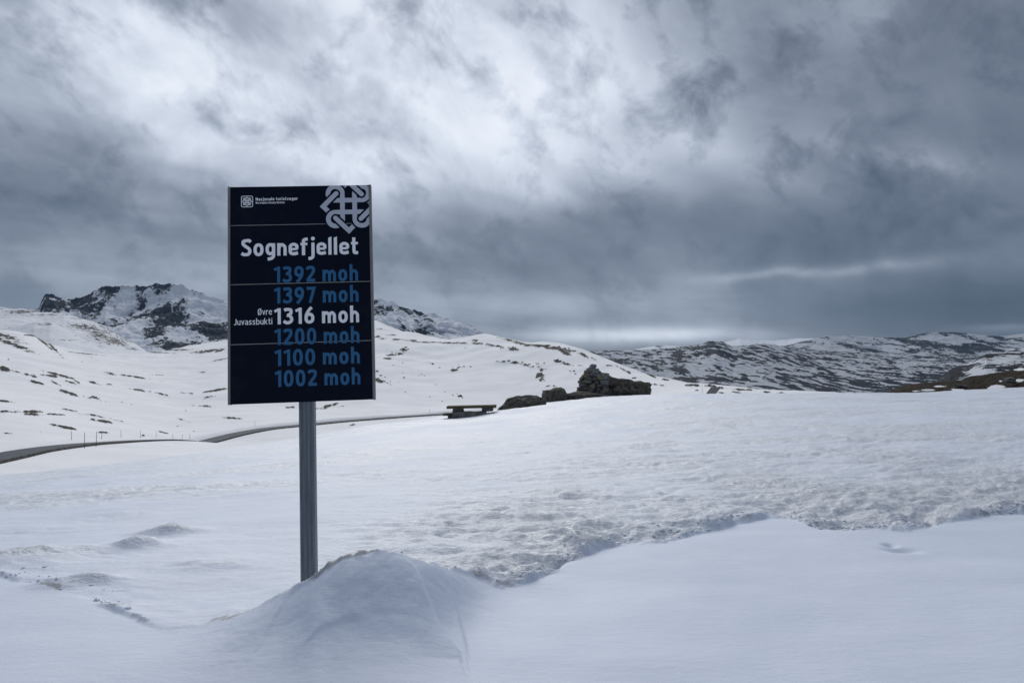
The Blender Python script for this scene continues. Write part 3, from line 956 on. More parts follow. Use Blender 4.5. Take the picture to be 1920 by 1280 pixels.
def rock_range(X, D, Z, T, U, V, sl):
    n = ridged(X / 330 - D / 1500, D / 1400, 4, 0.6, seed=341)
    m = fbm(X / 260, D / 600, 5, 0.62, seed=345)
    r = 0.34 + 0.22 * n + 0.75 * m
    return r + blobs(U, V, [(1855, 652, 34, 10, .30), (1725, 648, 16, 10, .28), (1790, 655, 40, 8, .10), (1700, 645, 12, 12, .18), (1570, 635, 60, 6, -.18), (1800, 630, 60, 6, -.08)])


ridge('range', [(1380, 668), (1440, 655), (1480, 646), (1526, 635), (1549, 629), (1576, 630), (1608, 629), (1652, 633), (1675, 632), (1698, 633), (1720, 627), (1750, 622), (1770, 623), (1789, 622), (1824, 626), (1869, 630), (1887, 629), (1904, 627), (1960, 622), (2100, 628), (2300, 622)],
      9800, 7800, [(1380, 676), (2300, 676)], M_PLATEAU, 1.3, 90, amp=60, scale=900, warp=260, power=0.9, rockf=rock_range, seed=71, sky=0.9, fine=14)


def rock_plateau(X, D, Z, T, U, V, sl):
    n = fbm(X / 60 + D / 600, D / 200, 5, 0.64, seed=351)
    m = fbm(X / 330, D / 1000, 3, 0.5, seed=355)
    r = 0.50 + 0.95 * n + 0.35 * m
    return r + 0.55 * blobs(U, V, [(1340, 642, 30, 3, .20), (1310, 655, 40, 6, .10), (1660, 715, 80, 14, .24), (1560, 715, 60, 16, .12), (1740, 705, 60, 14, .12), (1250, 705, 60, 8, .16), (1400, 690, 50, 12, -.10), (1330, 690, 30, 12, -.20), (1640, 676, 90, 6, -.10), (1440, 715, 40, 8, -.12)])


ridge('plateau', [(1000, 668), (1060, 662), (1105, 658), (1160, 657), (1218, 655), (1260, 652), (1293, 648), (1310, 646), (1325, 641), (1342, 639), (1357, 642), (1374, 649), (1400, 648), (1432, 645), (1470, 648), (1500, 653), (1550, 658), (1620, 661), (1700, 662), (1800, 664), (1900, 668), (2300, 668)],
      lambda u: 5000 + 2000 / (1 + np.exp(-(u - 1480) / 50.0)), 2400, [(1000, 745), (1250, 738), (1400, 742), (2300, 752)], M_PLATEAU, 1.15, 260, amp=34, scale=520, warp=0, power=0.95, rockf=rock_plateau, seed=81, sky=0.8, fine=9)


def rock_shoulder(X, D, Z, T, U, V, sl):
    n = fbm((X + D * 0.5) / 26, (D - X * 0.8) / 110, 4, 0.6, seed=361)
    r = 0.46 + 0.50 * n
    return r + blobs(U, V, [(1790, 700, 26, 16, .42), (1835, 700, 34, 8, -.34), (1870, 678, 40, 8, -.12), (1850, 668, 26, 6, .20), (1890, 690, 40, 8, .26), (1765, 712, 16, 10, .2)])


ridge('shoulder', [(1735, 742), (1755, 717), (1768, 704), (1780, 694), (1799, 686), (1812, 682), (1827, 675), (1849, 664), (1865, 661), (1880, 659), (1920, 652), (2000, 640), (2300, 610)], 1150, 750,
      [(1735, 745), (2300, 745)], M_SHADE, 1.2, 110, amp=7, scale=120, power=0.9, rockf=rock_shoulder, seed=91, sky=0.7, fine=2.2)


def rock_heath(X, D, Z, T, U, V, sl):
    r = 0.92 + 0.25 * fbm(X / 3, D / 6, 4, 0.6, seed=371)
    return r - blobs(U, V, [(1762, 724, 13, 1.6, 1.0), (1740, 731, 15, 1.8, 1.0), (1795, 730, 14, 2.4, 1.0), (1870, 725, 16, 4.0, 1.0), (1912, 713, 9, 3.0, 1.0), (1876, 714, 4, 1.6, .8), (1910, 692, 12, 3, 1.0), (1858, 728, 10, 1.6, .9), (1716, 733, 8, 1.2, .8)])


ridge('heath_slope', [(1660, 742), (1692, 732), (1736, 722), (1761, 718), (1802, 713), (1817, 707), (1840, 704), (1867, 700), (1892, 695), (1920, 687), (2000, 668), (2300, 620)], 130, 62,
      [(1660, 750), (1800, 748), (2300, 735)], M_HEATH, 1.1, 150, amp=0.7, scale=14, power=1.0, rockf=rock_heath, seed=95, sky=0.9, fine=0.35)

# ------------------------------------------------------------------ haze
bm = bmesh.new()
bmesh.ops.create_cube(bm, size=1.0)
hz, hN, hb = new_mat('haze_air')
hz.node_tree.nodes.remove(hb)
vol = hN.n('ShaderNodeVolumePrincipled')
vol.inputs['Color'].default_value = (0.45, 0.68, 1.0, 1)
vol.inputs['Density'].default_value = 1.0e-5
vol.inputs['Density Attribute'].default_value = ''
hz.cycles.homogeneous_volume = True
vol.inputs['Anisotropy'].default_value = 0.25
hz.node_tree.links.new(vol.outputs[0], hz.node_tree.nodes['Material Output'].inputs['Volume'])
haze = bm_object('haze', bm, hz)
haze['kind'] = 'stuff'
haze.scale = (52000, 52000, 2600)
haze.location = (0, 0, -500 + 1300 - 100)

# ------------------------------------------------------------------ the sign
SY, SP_, SR = 0.07314127, -0.0692713, -0.03412039
SW, SH = 0.90086242, 1.38222364
SC = Vector((-1.33173165, 4.7, CAMZ + 0.47334549))
SM = Matrix.Rotation(SY, 3, 'Z') @ Matrix.Rotation(SP_, 3, 'X') @ Matrix.Rotation(SR, 3, 'Y')


def sp(u, v):
    """photo pixel -> (across, up) on the face of the sign"""
    tx, tz = ray(u, v)
    d = Vector((tx, 1.0, tz))
    o = SC - Vector((0, 0, CAMZ))
    nrm = SM @ Vector((0, 1, 0))
    p = d * (o.dot(nrm) / d.dot(nrm)) - o
    q = SM.transposed() @ p
    return np.array([q.x, q.z])


BASE_Z = -SH / 2 - 1.32          # foot of the post in sign coordinates
sign = empty('road_sign', SC + SM @ Vector((0, 0, BASE_Z)), 'tall navy altitude sign with white and blue lettering on a grey steel post', 'sign')
sign.rotation_euler = SM.to_euler()
OZ = -BASE_Z                      # board centre above the empty


def box(x0, x1, y0, y1, z0, z1, bevel=0.0, seg=1):
    bm = bmesh.new()
    bmesh.ops.create_cube(bm, size=1.0)
    for v in bm.verts:
        v.co = Vector((x0 + (v.co.x + .5) * (x1 - x0), y0 + (v.co.y + .5) * (y1 - y0), z0 + (v.co.z + .5) * (z1 - z0)))
    if bevel:
        bmesh.ops.bevel(bm, geom=bm.edges[:], offset=bevel, segments=seg, affect='EDGES')
    return bm


RAIL = 0.0155
xl, xr = -SW / 2, SW / 2
zt, zb = SH / 2, -SH / 2
bm_object('backing_sheet', box(xl + RAIL + .001, xr - RAIL - .001, 0.004, 0.030, zb + OZ + .004, zt + OZ - .004), M_SEAM, sign)
for x0, x1 in ((xl, xl + RAIL), (xr - RAIL, xr)):
    bm = box(x0, x1, -0.006, 0.036, zb + OZ, zt + OZ, 0.002)
    bm_object('side_rail', bm, M_ALU, sign)
seams = []
for a_, b_ in (((431.3, 422.8), (693.3, 418.5)), ((431.7, 534), (695, 527.2)), ((432.2, 646.3), (697, 637.9))):
    seams.append((sp(*a_)[1] + sp(*b_)[1]) / 2)
zz = [zt - .002] + seams + [zb + .002]
for i in range(4):
    g0 = 0.0 if i == 0 else 0.0024
    g1 = 0.0 if i == 3 else 0.0024
    bm_object('panel', box(xl + RAIL + .0008, xr - RAIL - .0008, -0.001, 0.003, zz[i + 1] + g1 + OZ, zz[i] - g0 + OZ, 0.0006), M_NAVY, sign)

# steel post: channel section with rounded lips, foot below the snow
pu0, pu1 = sp(557, 757)[0], sp(585.5, 757)[0]
pc, pw = (pu0 + pu1) / 2, (pu1 - pu0)
prof = []
def ring(w, d, r):
    pts = []
    for cx, cy, a0 in ((w / 2 - r, -d / 2 + r, -90), (w / 2 - r, d / 2 - r, 0), (-w / 2 + r, d / 2 - r, 90), (-w / 2 + r, -d / 2 + r, 180)):
        for k in range(4):
            a = math.radians(a0 + k * 30)
            pts.append((cx + r * math.cos(a), cy + r * math.sin(a)))
    return pts
rg = ring(pw, 0.09, 0.010)
# shallow grooves rolled into the front face
front = []
for gx in (-0.30, 0.02, 0.30):
    front += [(gx * pw - .006, -0.045), (gx * pw - .003, -0.0415), (gx * pw + .003, -0.0415), (gx * pw + .006, -0.045)]
rg = rg[:-0 or None]
idx = max(range(len(rg)), key=lambda k: (rg[k][1] < -0.044 and rg[k][0] < 0, k))
outline = rg + front
levels = np.linspace(-0.55, OZ + zt - 0.06, 2)
vs, fs = [], []
for z in levels:
    for (x, y) in outline:
        vs.append((x + pc, y + 0.085, z))
n = len(outline)
for i in range(n):
    fs.append((i, (i + 1) % n, n + (i + 1) % n, n + i))
fs.append(tuple(range(n))[::-1])
fs.append(tuple(range(n, 2 * n)))
mesh_object('post', vs, fs, M_STEEL, sign)
for zc_ in (OZ - 0.38, OZ + 0.38):
    bm_object('mounting_bracket', box(xl + .05, xr - .05, 0.0305, 0.0395, zc_ - .025, zc_ + .025), M_ALU, sign)

# ---- lettering drawn with strokes
def crom(pts, n=9):
    p = np.array(pts, float)
    q = [p[0]]
    for i in range(len(p) - 1):
        p0 = p[i - 1] if i else 2 * p[0] - p[1]
        p1, p2 = p[i], p[i + 1]
        p3 = p[i + 2] if i + 2 < len(p) else 2 * p[-1] - p[-2]
        for j in range(1, n + 1):
            t = j / n
            q.append(0.5 * (2 * p1 + (p2 - p0) * t + (2 * p0 - 5 * p1 + 4 * p2 - p3) * t * t + (3 * p1 - p0 - 3 * p2 + p3) * t ** 3))
    return np.array(q)


def loop(cx, cy, rx, ry, e=2.35, n=40):
    a = np.linspace(0, 2 * np.pi, n + 1)
    c, s_ = np.cos(a), np.sin(a)
    return np.c_[cx + rx * np.sign(c) * np.abs(c) ** (2 / e), cy + ry * np.sign(s_) * np.abs(s_) ** (2 / e)]


def strip(pts, w, closed=False):
    """quads of a band of width w along a line, mitred at the corners"""
    p = np.asarray(pts, float)
    if closed and np.allclose(p[0], p[-1]):
        p = p[:-1]
    n = len(p)
    nrm = []
    for i in range(n):
        a = p[i - 1] if (i or closed) else None
        b = p[(i + 1) % n] if (i < n - 1 or closed) else None
        d1 = (p[i] - a) if a is not None else (b - p[i])
        d2 = (b - p[i]) if b is not None else d1
        d1 = d1 / (np.linalg.norm(d1) + 1e-9)
        d2 = d2 / (np.linalg.norm(d2) + 1e-9)
        n1, n2 = np.array([-d1[1], d1[0]]), np.array([-d2[1], d2[0]])
        m = n1 + n2
        L = np.linalg.norm(m)
        m = n1 if L < 1e-6 else m / L
        nrm.append(m * (w / 2) / max(0.35, m.dot(n1)))
    nrm = np.array(nrm)
    lft, rgt = p + nrm, p - nrm
    out = []
    for i in range(n if closed else n - 1):
        j = (i + 1) % n
        out.append([rgt[i], rgt[j], lft[j], lft[i]])
    return out


def disc(cx, cy, r, n=20):
    a = np.linspace(0, 2 * np.pi, n, endpoint=False)
    return [[np.array([cx + r * math.cos(q), cy + r * math.sin(q)]) for q in a]]


XH = 0.735


def glyph(ch, W):
    h = W / 2
    L = lambda *p: strip(p, W)
    S = lambda *p: strip(crom(p), W)
    O = lambda cx, cy, rx, ry: strip(loop(cx, cy, rx - h, ry - h), W, True)
    arch = lambda x0, x1: strip(np.r_[crom([(x0, .40), (x0 + .06, XH - h - .07), ((x0 + x1) / 2 + .02, XH - h), (x1 - .02, XH - h - .11), (x1, .42)]), [(x1, 0)]], W * .97)
    six = lambda: [strip(loop(.3, .335, .3 - h, .335 - h), W, True), strip(crom([(h + .005, .36), (.115, .54), (.215, .74), (.33, .90), (.45, 1.0)]), W)]
    if ch == '0': return .60, [O(.3, .5, .3, .51)]
    if ch == '1': return .40, [L((.29, 0), (.29, 1)), strip([(.0, .80), (.28, .915)], W * .86)]
    if ch == '2': return .58, [S((.05, .78), (.13, .885), (.28, 1 - h), (.45, .87), (.475, .70), (.40, .52), (.24, .32), (.10, .12)), L((.03, h), (.57, h))]
    if ch == '3': return .58, [S((.04, .86), (.15, .905), (.28, 1 - h), (.44, .87), (.445, .66), (.25, .54)), S((.20, .545), (.38, .51), (.485, .37), (.475, .19), (.33, h), (.16, h), (.01, .19))]
    if ch == '6': return .60, six()
    if ch == '9': return .60, [[[np.array([.6, 1.0]) - p for p in q] for q in s_] for s_ in six()]
    if ch == '7': return .56, [strip([(.02, 1 - h), (.48, 1 - h), (.22, 0)], W)]
    if ch == 'm': return .86, [L((h, 0), (h, XH)), arch(h, .44), arch(.44, .86 - h)]
    if ch == 'n': return .54, [L((h, 0), (h, XH)), arch(h, .54 - h)]
    if ch == 'h': return .55, [L((h, 0), (h, 1.05)), arch(h, .55 - h)]
    if ch == 'u': return .52, [L((.52 - h, 0), (.52 - h, XH)), [[np.array([.52, XH]) - p for p in q] for q in strip(np.r_[crom([(h, .40), (h + .06, XH - h - .07), (.27, XH - h), (.50 - h, XH - h - .11), (.52 - h, .42)]), [(.52 - h, 0)]], W * .97)]]
    if ch == 'r': return .38, [L((h, 0), (h, XH)), S((h, .38), (.13, XH - h - .09), (.25, XH - h), (.38, XH - h))]
    if ch == 'o': return .57, [O(.285, XH / 2, .285, XH / 2 + .01)]
    if ch == 'e': return .56, [strip([(h, .37), (.5, .37)], W * .72), S((.56 - h, .37), (.46, .57), (.285, XH - h + .01), (.11, .57), (h, .36), (.12, .15), (.30, h), (.53, .14))]
    if ch == 'c': return .5, [S((.48, .58), (.29, XH - h), (.11, .57), (h, .36), (.12, .15), (.29, h), (.48, .14))]
    if ch == 'g': return .55, [O(.275, XH / 2 + .02, .275, XH / 2 - .01), strip(np.r_[[(.55 - h, XH)], crom([(.55 - h, .12), (.53 - h, -.06), (.40 - h, -.16), (.12, -.20)])], W)]
    if ch == 'f': return .40, [strip(np.r_[crom([(.42, 1.04 - h), (.30, 1.03 - h), (.19, .88), (.175, .70)]), [(.175, 0)]], W), strip([(.0, XH - h * .8), (.40, XH - h * .8)], W * .8)]
    if ch == 'j': return .30, [strip(np.r_[[(.30 - h, XH)], crom([(.30 - h, .05), (.28 - h, -.10), (.08, -.19), (-.06, -.20)])], W), disc(.30 - h, .97, h * 1.25)]
    if ch == 'i': return W, [L((h, 0), (h, XH)), disc(h, .95, h * 1.2)]
    if ch == 'l': return W + .02, [[[np.array(q) for q in ((0, 0), (W, 0), (W, 1.08), (0, 1.0))]]]
    if ch == 't': return .40, [strip(np.r_[[(.165, 1.0)], crom([(.165, .24), (.19, .12), (.28, h), (.40, .10)])], W), strip([(.0, XH - h * .8), (.40, XH - h * .8)], W * .8)]
    if ch == 'S': return .58, [S((.54, .83), (.43, .92), (.29, 1 - h), (.13, .87), (.115, .70), (.28, .55), (.44, .43), (.485, .26), (.40, .12), (.26, h), (.13, .10), (.02, .18))]
    if ch == 's': return .46, [S((.42, .60), (.24, XH - h), (.10, .58), (.10, .48), (.23, .38), (.35, .28), (.36, .15), (.22, h), (.02, .13))]
    if ch == 'a': return .50, [strip(np.r_[crom([(.06, .63), (.20, XH - h), (.37, XH - h - .06), (.50 - h, .45)]), [(.50 - h, 0)]], W), O(.25, .22, .25, .23)]
    if ch == 'b': return .55, [L((h, 0), (h, 1.05)), O(.275, XH / 2, .275, XH / 2)]
    if ch == 'k': return .52, [L((h, 0), (h, 1.05)), strip([(.10, .30), (.46, XH)], W * .95), strip([(.20, .42), (.48, 0)], W * .95)]
    if ch == 'v': return .50, [strip([(h * .9, XH), (.255, 0)], W * .9), strip([(.50 - h * .9, XH), (.245, 0)], W * .9)]
    if ch == 'w': return .76, [strip([(h, XH), (.205, 0)], W * .85), strip([(.38, XH), (.195, 0)], W * .85), strip([(.38, XH), (.565, 0)], W * .85), strip([(.76 - h, XH), (.555, 0)], W * .85)]
    if ch == 'J': return .40, [strip(np.r_[[(.40 - h, 1)], crom([(.40 - h, .26), (.36 - h, .10), (.20, h), (.0, h + .02)])], W)]
    if ch == 'Ø': return .66, [O(.33, .5, .33, .51), strip([(.06, -.06), (.60, 1.06)], W * .7)]
    if ch == 'N': return .62, [L((h, 0), (h, 1)), L((.62 - h, 0), (.62 - h, 1)), strip([(h * .9, .98), (.62 - h * .9, .02)], W)]
    if ch == 'R': return .56, [L((h, 0), (h, 1)), S((h, 1 - h), (.34, 1 - h), (.50 - h * .4, .73), (.34, .48), (h, .47)), strip([(.28, .46), (.48, 0)], W)]
    return .30, []


def text_polys(s_, W, gap):
    x, out, wd = 0.0, [], 0
    for ch in s_:
        if ch == ' ':
            x += .32
            wd += 1
            continue
        adv, st = glyph(ch, W)
        for k, q in enumerate(st):
            out.append((wd, k, [[p + np.array([x, 0]) for p in poly] for poly in q]))
        x += adv + gap
    return x - gap, out


def clip_poly(poly, x0, x1, y0, y1):
    for ax, lim, sg in ((0, x0, 1), (0, x1, -1), (1, y0, 1), (1, y1, -1)):
        out = []
        for i in range(len(poly)):
            a, b = poly[i - 1], poly[i]
            ia, ib = (a[ax] - lim) * sg >= 0, (b[ax] - lim) * sg >= 0
            if ia != ib:
                t = (lim - a[ax]) / (b[ax] - a[ax])
                out.append(a + (b - a) * t)
            if ib:
                out.append(b)
        poly = out
        if len(poly) < 3:
            return []
    return poly


FACE = -0.0014                     # just proud of the panels (which face -Y)


def flat_mesh(name, layers, mat, parent, dz=0.00012, base=0.0):
    vs, fs = [], []
    for k, polys in layers:
        for poly in polys:
            poly = clip_poly([np.asarray(q, float) for q in poly], xl + RAIL, xr - RAIL, zb + .003, zt - .003)
            if len(poly) < 3:
                continue
            i0 = len(vs)
            vs += [(q[0], FACE - base - k * dz, q[1] + OZ) for q in poly]
            fs.append(tuple(range(i0, len(vs))))
    return mesh_object(name, vs, fs, mat, parent)


def line(text, pl, pr, cap_px, W, mat, gap=.13):
    a, b = sp(*pl), sp(*pr)
    width, st = text_polys(text, W, gap)
    ex = (b - a) / width
    cap = cap_px * SH / 405.0
    ey = np.array([0.0, cap])
    for wd in sorted(set(w for w, _, _ in st)):
        lay = [(k, [[a + ex * p[0] + ey * p[1] for p in poly] for poly in q]) for w, k, q in st if w == wd]
        flat_mesh('lettering', lay, mat, sign)


line('Sognefjellet', (452.5, 480.6), (671.5, 476.6), 32.0, .185, M_WHITE, .115)
BW = .19
for s_, v0, v1, mt in (('1392 moh', 530.0, 526.2, M_BLUE), ('1397 moh', 569.3, 565.5, M_BLUE), ('1316 moh', 608.2, 604.0, M_WHITE), ('1200 moh', 647.0, 642.4, M_BLUE),
                       ('1100 moh', 686.2, 681.0, M_BLUE), ('1002 moh', 725.4, 720.0, M_BLUE)):
    du = (v0 - 530) / 195 * 2.0
    line(s_, (514 + du, v0), (671.8 + du * 2.1, v1), 30.0, BW, mt, .15)
line('Øvre', (483.4, 590.6), (510.2, 589.8), 11.6, .13, M_WHITE, .11)
line('Juvassbukti', (438.8, 609.6), (510.6, 607.8), 11.4, .13, M_WHITE, .11)
line('Nasjonale turistveger', (479.6, 376.6), (558.2, 375.2), 5.9, .17, M_WHITE, .14)
line('Norwegian Scenic Routes', (479.6, 382.2), (533.8, 381.4), 3.6, .19, M_WHITE, .16)


def knot(cx, cy, k, name_w, gapw=0.62):
    """a looped square knot with four pointed corners; k = half the bar spacing"""
    W = 100 / 130.0
    rot = lambda p, q: np.array([[p[0], p[1]], [-p[1], p[0]], [-p[0], -p[1]], [p[1], -p[0]]][q])
    R_ = 1.16
    white, dark, tops, topd, shorts = [], [], [], [], []
    tf = lambda poly: [np.array([cx + p[0] * k, cy + p[1] * k]) for p in poly]
    for q in range(4):
        c = np.array([-(1 + R_), 1 + R_])
        # loop in the upper left corner, from the upright bar round to the level bar
        an = np.radians(np.linspace(0, 270, 40))
        arc = np.c_[c[0] + R_ * np.cos(an), c[1] + R_ * np.sin(an)]
        arc_r = np.array([rot(p, q) for p in arc])
        dark.append((1, [tf(p) for p in strip(arc_r, W + gapw)]))
        white.append((2, [tf(p) for p in strip(arc_r, W)]))
        bar = np.array([rot((-1.0, 1 + R_), q), rot((-1.0, -1 - R_), q)])
        white.append((2.4 + 0.2 * (q % 2), [tf(p) for p in strip(bar, W)]))
        # pointed corner: long arm ends inside the loop, short arm runs under the next one
        tip = np.array([-4.15, 0.0])
        end = tip + np.array([1, 1]) * 2.16
        short = tip + np.array([1, -1]) * 1.25
        V = np.array([rot(p, q) for p in (end, tip, short)])
        shorts.append((0, [tf(p) for p in strip(V, W)]))
        Lg = np.array([rot(end, q), rot(tip, q)])
        tipend = np.array([rot(end, q), rot(tip + np.array([.45, .45]), q)])
        topd.append((4, [tf(p) for p in strip(np.array([rot(end, q), rot(tip + np.array([.95, .95]), q)]), W + gapw)] + [tf(p) for p in disc(*rot(end, q), (W + gapw) / 2)]))
        tops.append((5, [tf(p) for p in strip(tipend, W)]))
        tops.append((5.3, [tf(p) for p in disc(*rot(end, q), W / 2)]))
    return shorts + white, dark, tops, topd


def build_knot(cu, cv, kpx, parent, dark_mat, dz, mat):
    c = sp(cu, cv)
    k = kpx * SH / 405.0
    w, d, t, td = knot(c[0], c[1], k, 1)
    flat_mesh('emblem', w + t, mat, parent, dz)
    flat_mesh('emblem_gap', d + td, dark_mat, parent, dz)


build_knot(653.6, 386.5, 11.35, sign, M_NAVY, 0.00025, M_EMBLEM)
# small emblem in a rounded frame
c0, c1 = sp(452.2, 389), sp(474.4, 367.2)
cx, cy, hw = (c0[0] + c1[0]) / 2, (c0[1] + c1[1]) / 2, (c1[0] - c0[0]) / 2
sq = loop(cx, cy, hw * .95, hw * .95, 9.0, 64)
flat_mesh('emblem_frame', [(1, strip(sq, hw * .11, True))], M_WHITE, sign)
flat_mesh('emblem_ground', [(0, [[p for p in loop(cx, cy, hw * .9, hw * .9, 9.0, 48)[:-1]]])], M_BLACK, sign, base=-0.0001)
build_knot(463.3, 378.1, 1.95, sign, M_BLACK, 0.0002, M_WHITE)

# ------------------------------------------------------------------ rocks
def rock_bm(sx, sy, sz, seed, sub=3, rough=0.28, boxy=0.0):
    bm = bmesh.new()
    if boxy:
        bmesh.ops.create_cube(bm, size=2.0)
        bmesh.ops.subdivide_edges(bm, edges=bm.edges[:], cuts=2 ** sub - 1, use_grid_fill=True)
    else:
        bmesh.ops.create_icosphere(bm, subdivisions=sub, radius=1.0)
    off = Vector((seed * 3.17, seed * 1.31, seed * 7.7))
    for v in bm.verts:
        p = v.co.copy()
        if boxy:
            s_ = p.normalized() * 1.25
            p = p * boxy + s_ * (1 - boxy)
        d = mnoise.fractal(p * 0.9 + off, 1.0, 2.0, 3) * rough + mnoise.fractal(p * 3.1 + off, 0.8, 2.0, 4) * rough * 0.35
        cell = mnoise.voronoi(p * 1.6 + off)[0][0] * rough * 0.5
        p = p * (1 + d - cell)
        v.co = Vector((p.x * sx, p.y * sy, p.z * sz))
    return bm


def place_rock(name, c, size, seed, mat, label, cat='rock', sub=3, rough=0.28, boxy=0.0, rot=(0, 0, 0), group=None):
    bm = rock_bm(*size, seed, sub, rough, boxy)
    o = bm_object(name, bm, mat, smooth=False)
    o.location = [float(q) for q in c]
    o.rotation_euler = rot
    return tag(o, label, cat, group)


DC = 42.0
PXM = DC / FPX                        # metres per photo pixel at the cairn

# the cairn: dry stones laid in courses
cc = P(1112, 742, DC)
cairn = empty('cairn', cc, 'pointed cairn of dark stacked stones standing on the snowy rise', 'cairn')
smesh = []
for k in range(9):
    bm = rock_bm(1, 1, 1, 40 + k, 2, 0.30, 0.55 if k % 2 else 0.0)
    me = bpy.data.meshes.new('stone')
    bm.to_mesh(me)
    bm.free()
    me.materials.append((M_STONE_A, M_STONE_B, M_STONE_A, M_STONE_C, M_STONE_A, M_STONE_B, M_STONE_A, M_STONE_C, M_STONE_A)[k])
    smesh.append(me)
H = 1.72
zc_ = 0.02
rs = random.Random(5)
nst = 0
# half widths of the pile to the left and to the right at a height
def halfw(z):
    l = np.interp(z, [0, .2, .7, 1.05, 1.3, 1.5, 1.7], [.95, .88, .82, .70, .48, .30, .12])
    r = np.interp(z, [0, .2, .7, 1.05, 1.3, 1.5, 1.7], [1.0, 1.0, 1.05, .78, .50, .28, .13])
    return l, r
while zc_ < H:
    l, r = halfw(zc_)
    sz = 0.115 if zc_ < 1.2 else 0.10
    circ = math.pi * (l + r)
    cnt = max(2, int(circ / 0.36))
    for j in range(cnt):
        a = 2 * math.pi * (j + rs.random() * .5) / cnt + zc_ * 2.3
        rx = (r if math.cos(a) > 0 else l)
        dep = 0.8 * (l + r) / 2
        jit = rs.uniform(.82, 1.06)
        o = bpy.data.objects.new('stone', rs.choice(smesh))
        s_ = rs.uniform(.75, 1.35)
        o.scale = (0.17 * s_, 0.15 * s_, sz * rs.uniform(.8, 1.25))
        o.location = (math.cos(a) * (rx - .12) * jit, math.sin(a) * (dep - .10) * jit, zc_ + rs.uniform(-.04, .04))
        o.rotation_euler = (rs.uniform(-.3, .3), rs.uniform(-.3, .3), rs.uniform(0, 6.28))
        link(o, cairn)
        nst += 1
    zc_ += sz * 1.62
# stones that have slid down onto the slab
for j in range(40):
    t = rs.random()
    o = bpy.data.objects.new('stone', rs.choice(smesh))
    s_ = rs.uniform(.7, 1.25)
    o.scale = (0.17 * s_, 0.15 * s_, 0.11 * s_)
    o.location = (.40 + t * 1.0, rs.uniform(-.35, .35), 1.30 - t * .52 + rs.uniform(-.30, .02))
    o.rotation_euler = (rs.uniform(-.5, .5), rs.uniform(-.5, .5), rs.uniform(0, 6.28))
    link(o, cairn)
# rubble core
bm = rock_bm(.55, .5, .82, 77, 3, .15)
core = bm_object('core', bm, M_STONE_A, cairn)
core.location = (0.05, 0, .60)

p = P(1174, 728, DC + .2)
place_rock('slab_boulder', (p[0], p[1], p[2] - .12), (1.33, .75, .62), 12, M_ROCK, 'long dark slab boulder lying right against the cairn', 'boulder', 5, .32, .66, (0, math.radians(6), math.radians(4)))
p = P(1098, 746, DC - 1.2)
place_rock('rock_shelf', (p[0], p[1], p[2] - .22), (1.35, .8, .48), 5, M_STRATA, 'low flat rock shelf under the foot of the cairn', 'rock', 4, .2, .25)
p = P(1040, 742, 40)
place_rock('rock', (p[0], p[1], p[2] - .10), (.60, .55, .48), 21, M_ROCK, 'blocky brown rock between the humped rock and the cairn', 'rock', 4, .18, .6, (0, math.radians(-5), .2))
p = P(974, 764, 35.0)
place_rock('humped_rock', (p[0], p[1], p[2] - .20), (1.30, .9, .86), 31, M_STRATA, 'humped dark rock with slanting grooves beside the picnic table', 'rock', 5, .22, 0.0, (0, math.radians(-10), .1))
p = P(1252, 742, 41)
place_rock('rock', (p[0], p[1], p[2] - .10), (.16, .15, .14), 33, M_ROCK, 'small dark rock just right of the slab boulder', 'rock', 3, .25)

# ------------------------------------------------------------------ picnic table
DT = 32.0
tm = DT / FPX
to = P(886, 782, DT)
table = empty('picnic_table', to, 'weathered wooden picnic table on stone supports at the snow edge', 'table')


def part_box(name, x0, x1, y0, y1, z0, z1, mat, parent, bev=.012, rough=0.0, seed=0, rot=0.0):
    bm = box(x0, x1, y0, y1, z0, z1)
    if rough:
        bmesh.ops.subdivide_edges(bm, edges=bm.edges[:], cuts=5, use_grid_fill=True)
        for v in bm.verts:
            v.co += Vector((mnoise.noise(v.co * 3 + Vector((seed, 0, 0))), mnoise.noise(v.co * 3 + Vector((0, seed, 5))), mnoise.noise(v.co * 3 + Vector((9, 0, seed))))) * rough
    elif bev:
        bmesh.ops.bevel(bm, geom=bm.edges[:], offset=bev, segments=1, affect='EDGES')
    o = bm_object(name, bm, mat, parent)
    o.rotation_euler = (0, 0, rot)
    return o


# px offsets from (886,782) to metres: x=(u-886)*tm, z=(782-v)*tm
ux = lambda u: (u - 886) * tm
vz = lambda v: (782 - v) * tm
TH0, TH1 = vz(764.5), vz(759.8)
for k in range(4):
    o = part_box('table_plank', ux(839), ux(931), -.36 + k * .20, -.36 + k * .20 + .19, TH0, TH1, M_WOOD, table, .01)
    o.rotation_euler = (0, math.radians(-1.3), 0)
part_box('support', ux(850), ux(869), -.26, .26, vz(772), vz(764.6), M_STONE_D, table, 0, .05, 3)
part_box('support', ux(904), ux(925), -.26, .26, vz(770), vz(763.4), M_STONE_D, table, 0, .05, 8)
part_box('base_slab', ux(850), ux(912), -.55, .15, -.45, vz(771), M_STONE_D, table, 0, .06, 13)
part_box('seat_plank', ux(831.5), ux(850), -.30, .02, vz(778.5), vz(774.2), M_WOOD, table, .01)
part_box('seat_plank', ux(831.5), ux(850), .04, .34, vz(778.5), vz(774.2), M_WOOD, table, .01)
part_box('seat_support', ux(841), ux(849), -.22, .24, -.4, vz(778.4), M_STONE_D, table, 0, .04, 17)

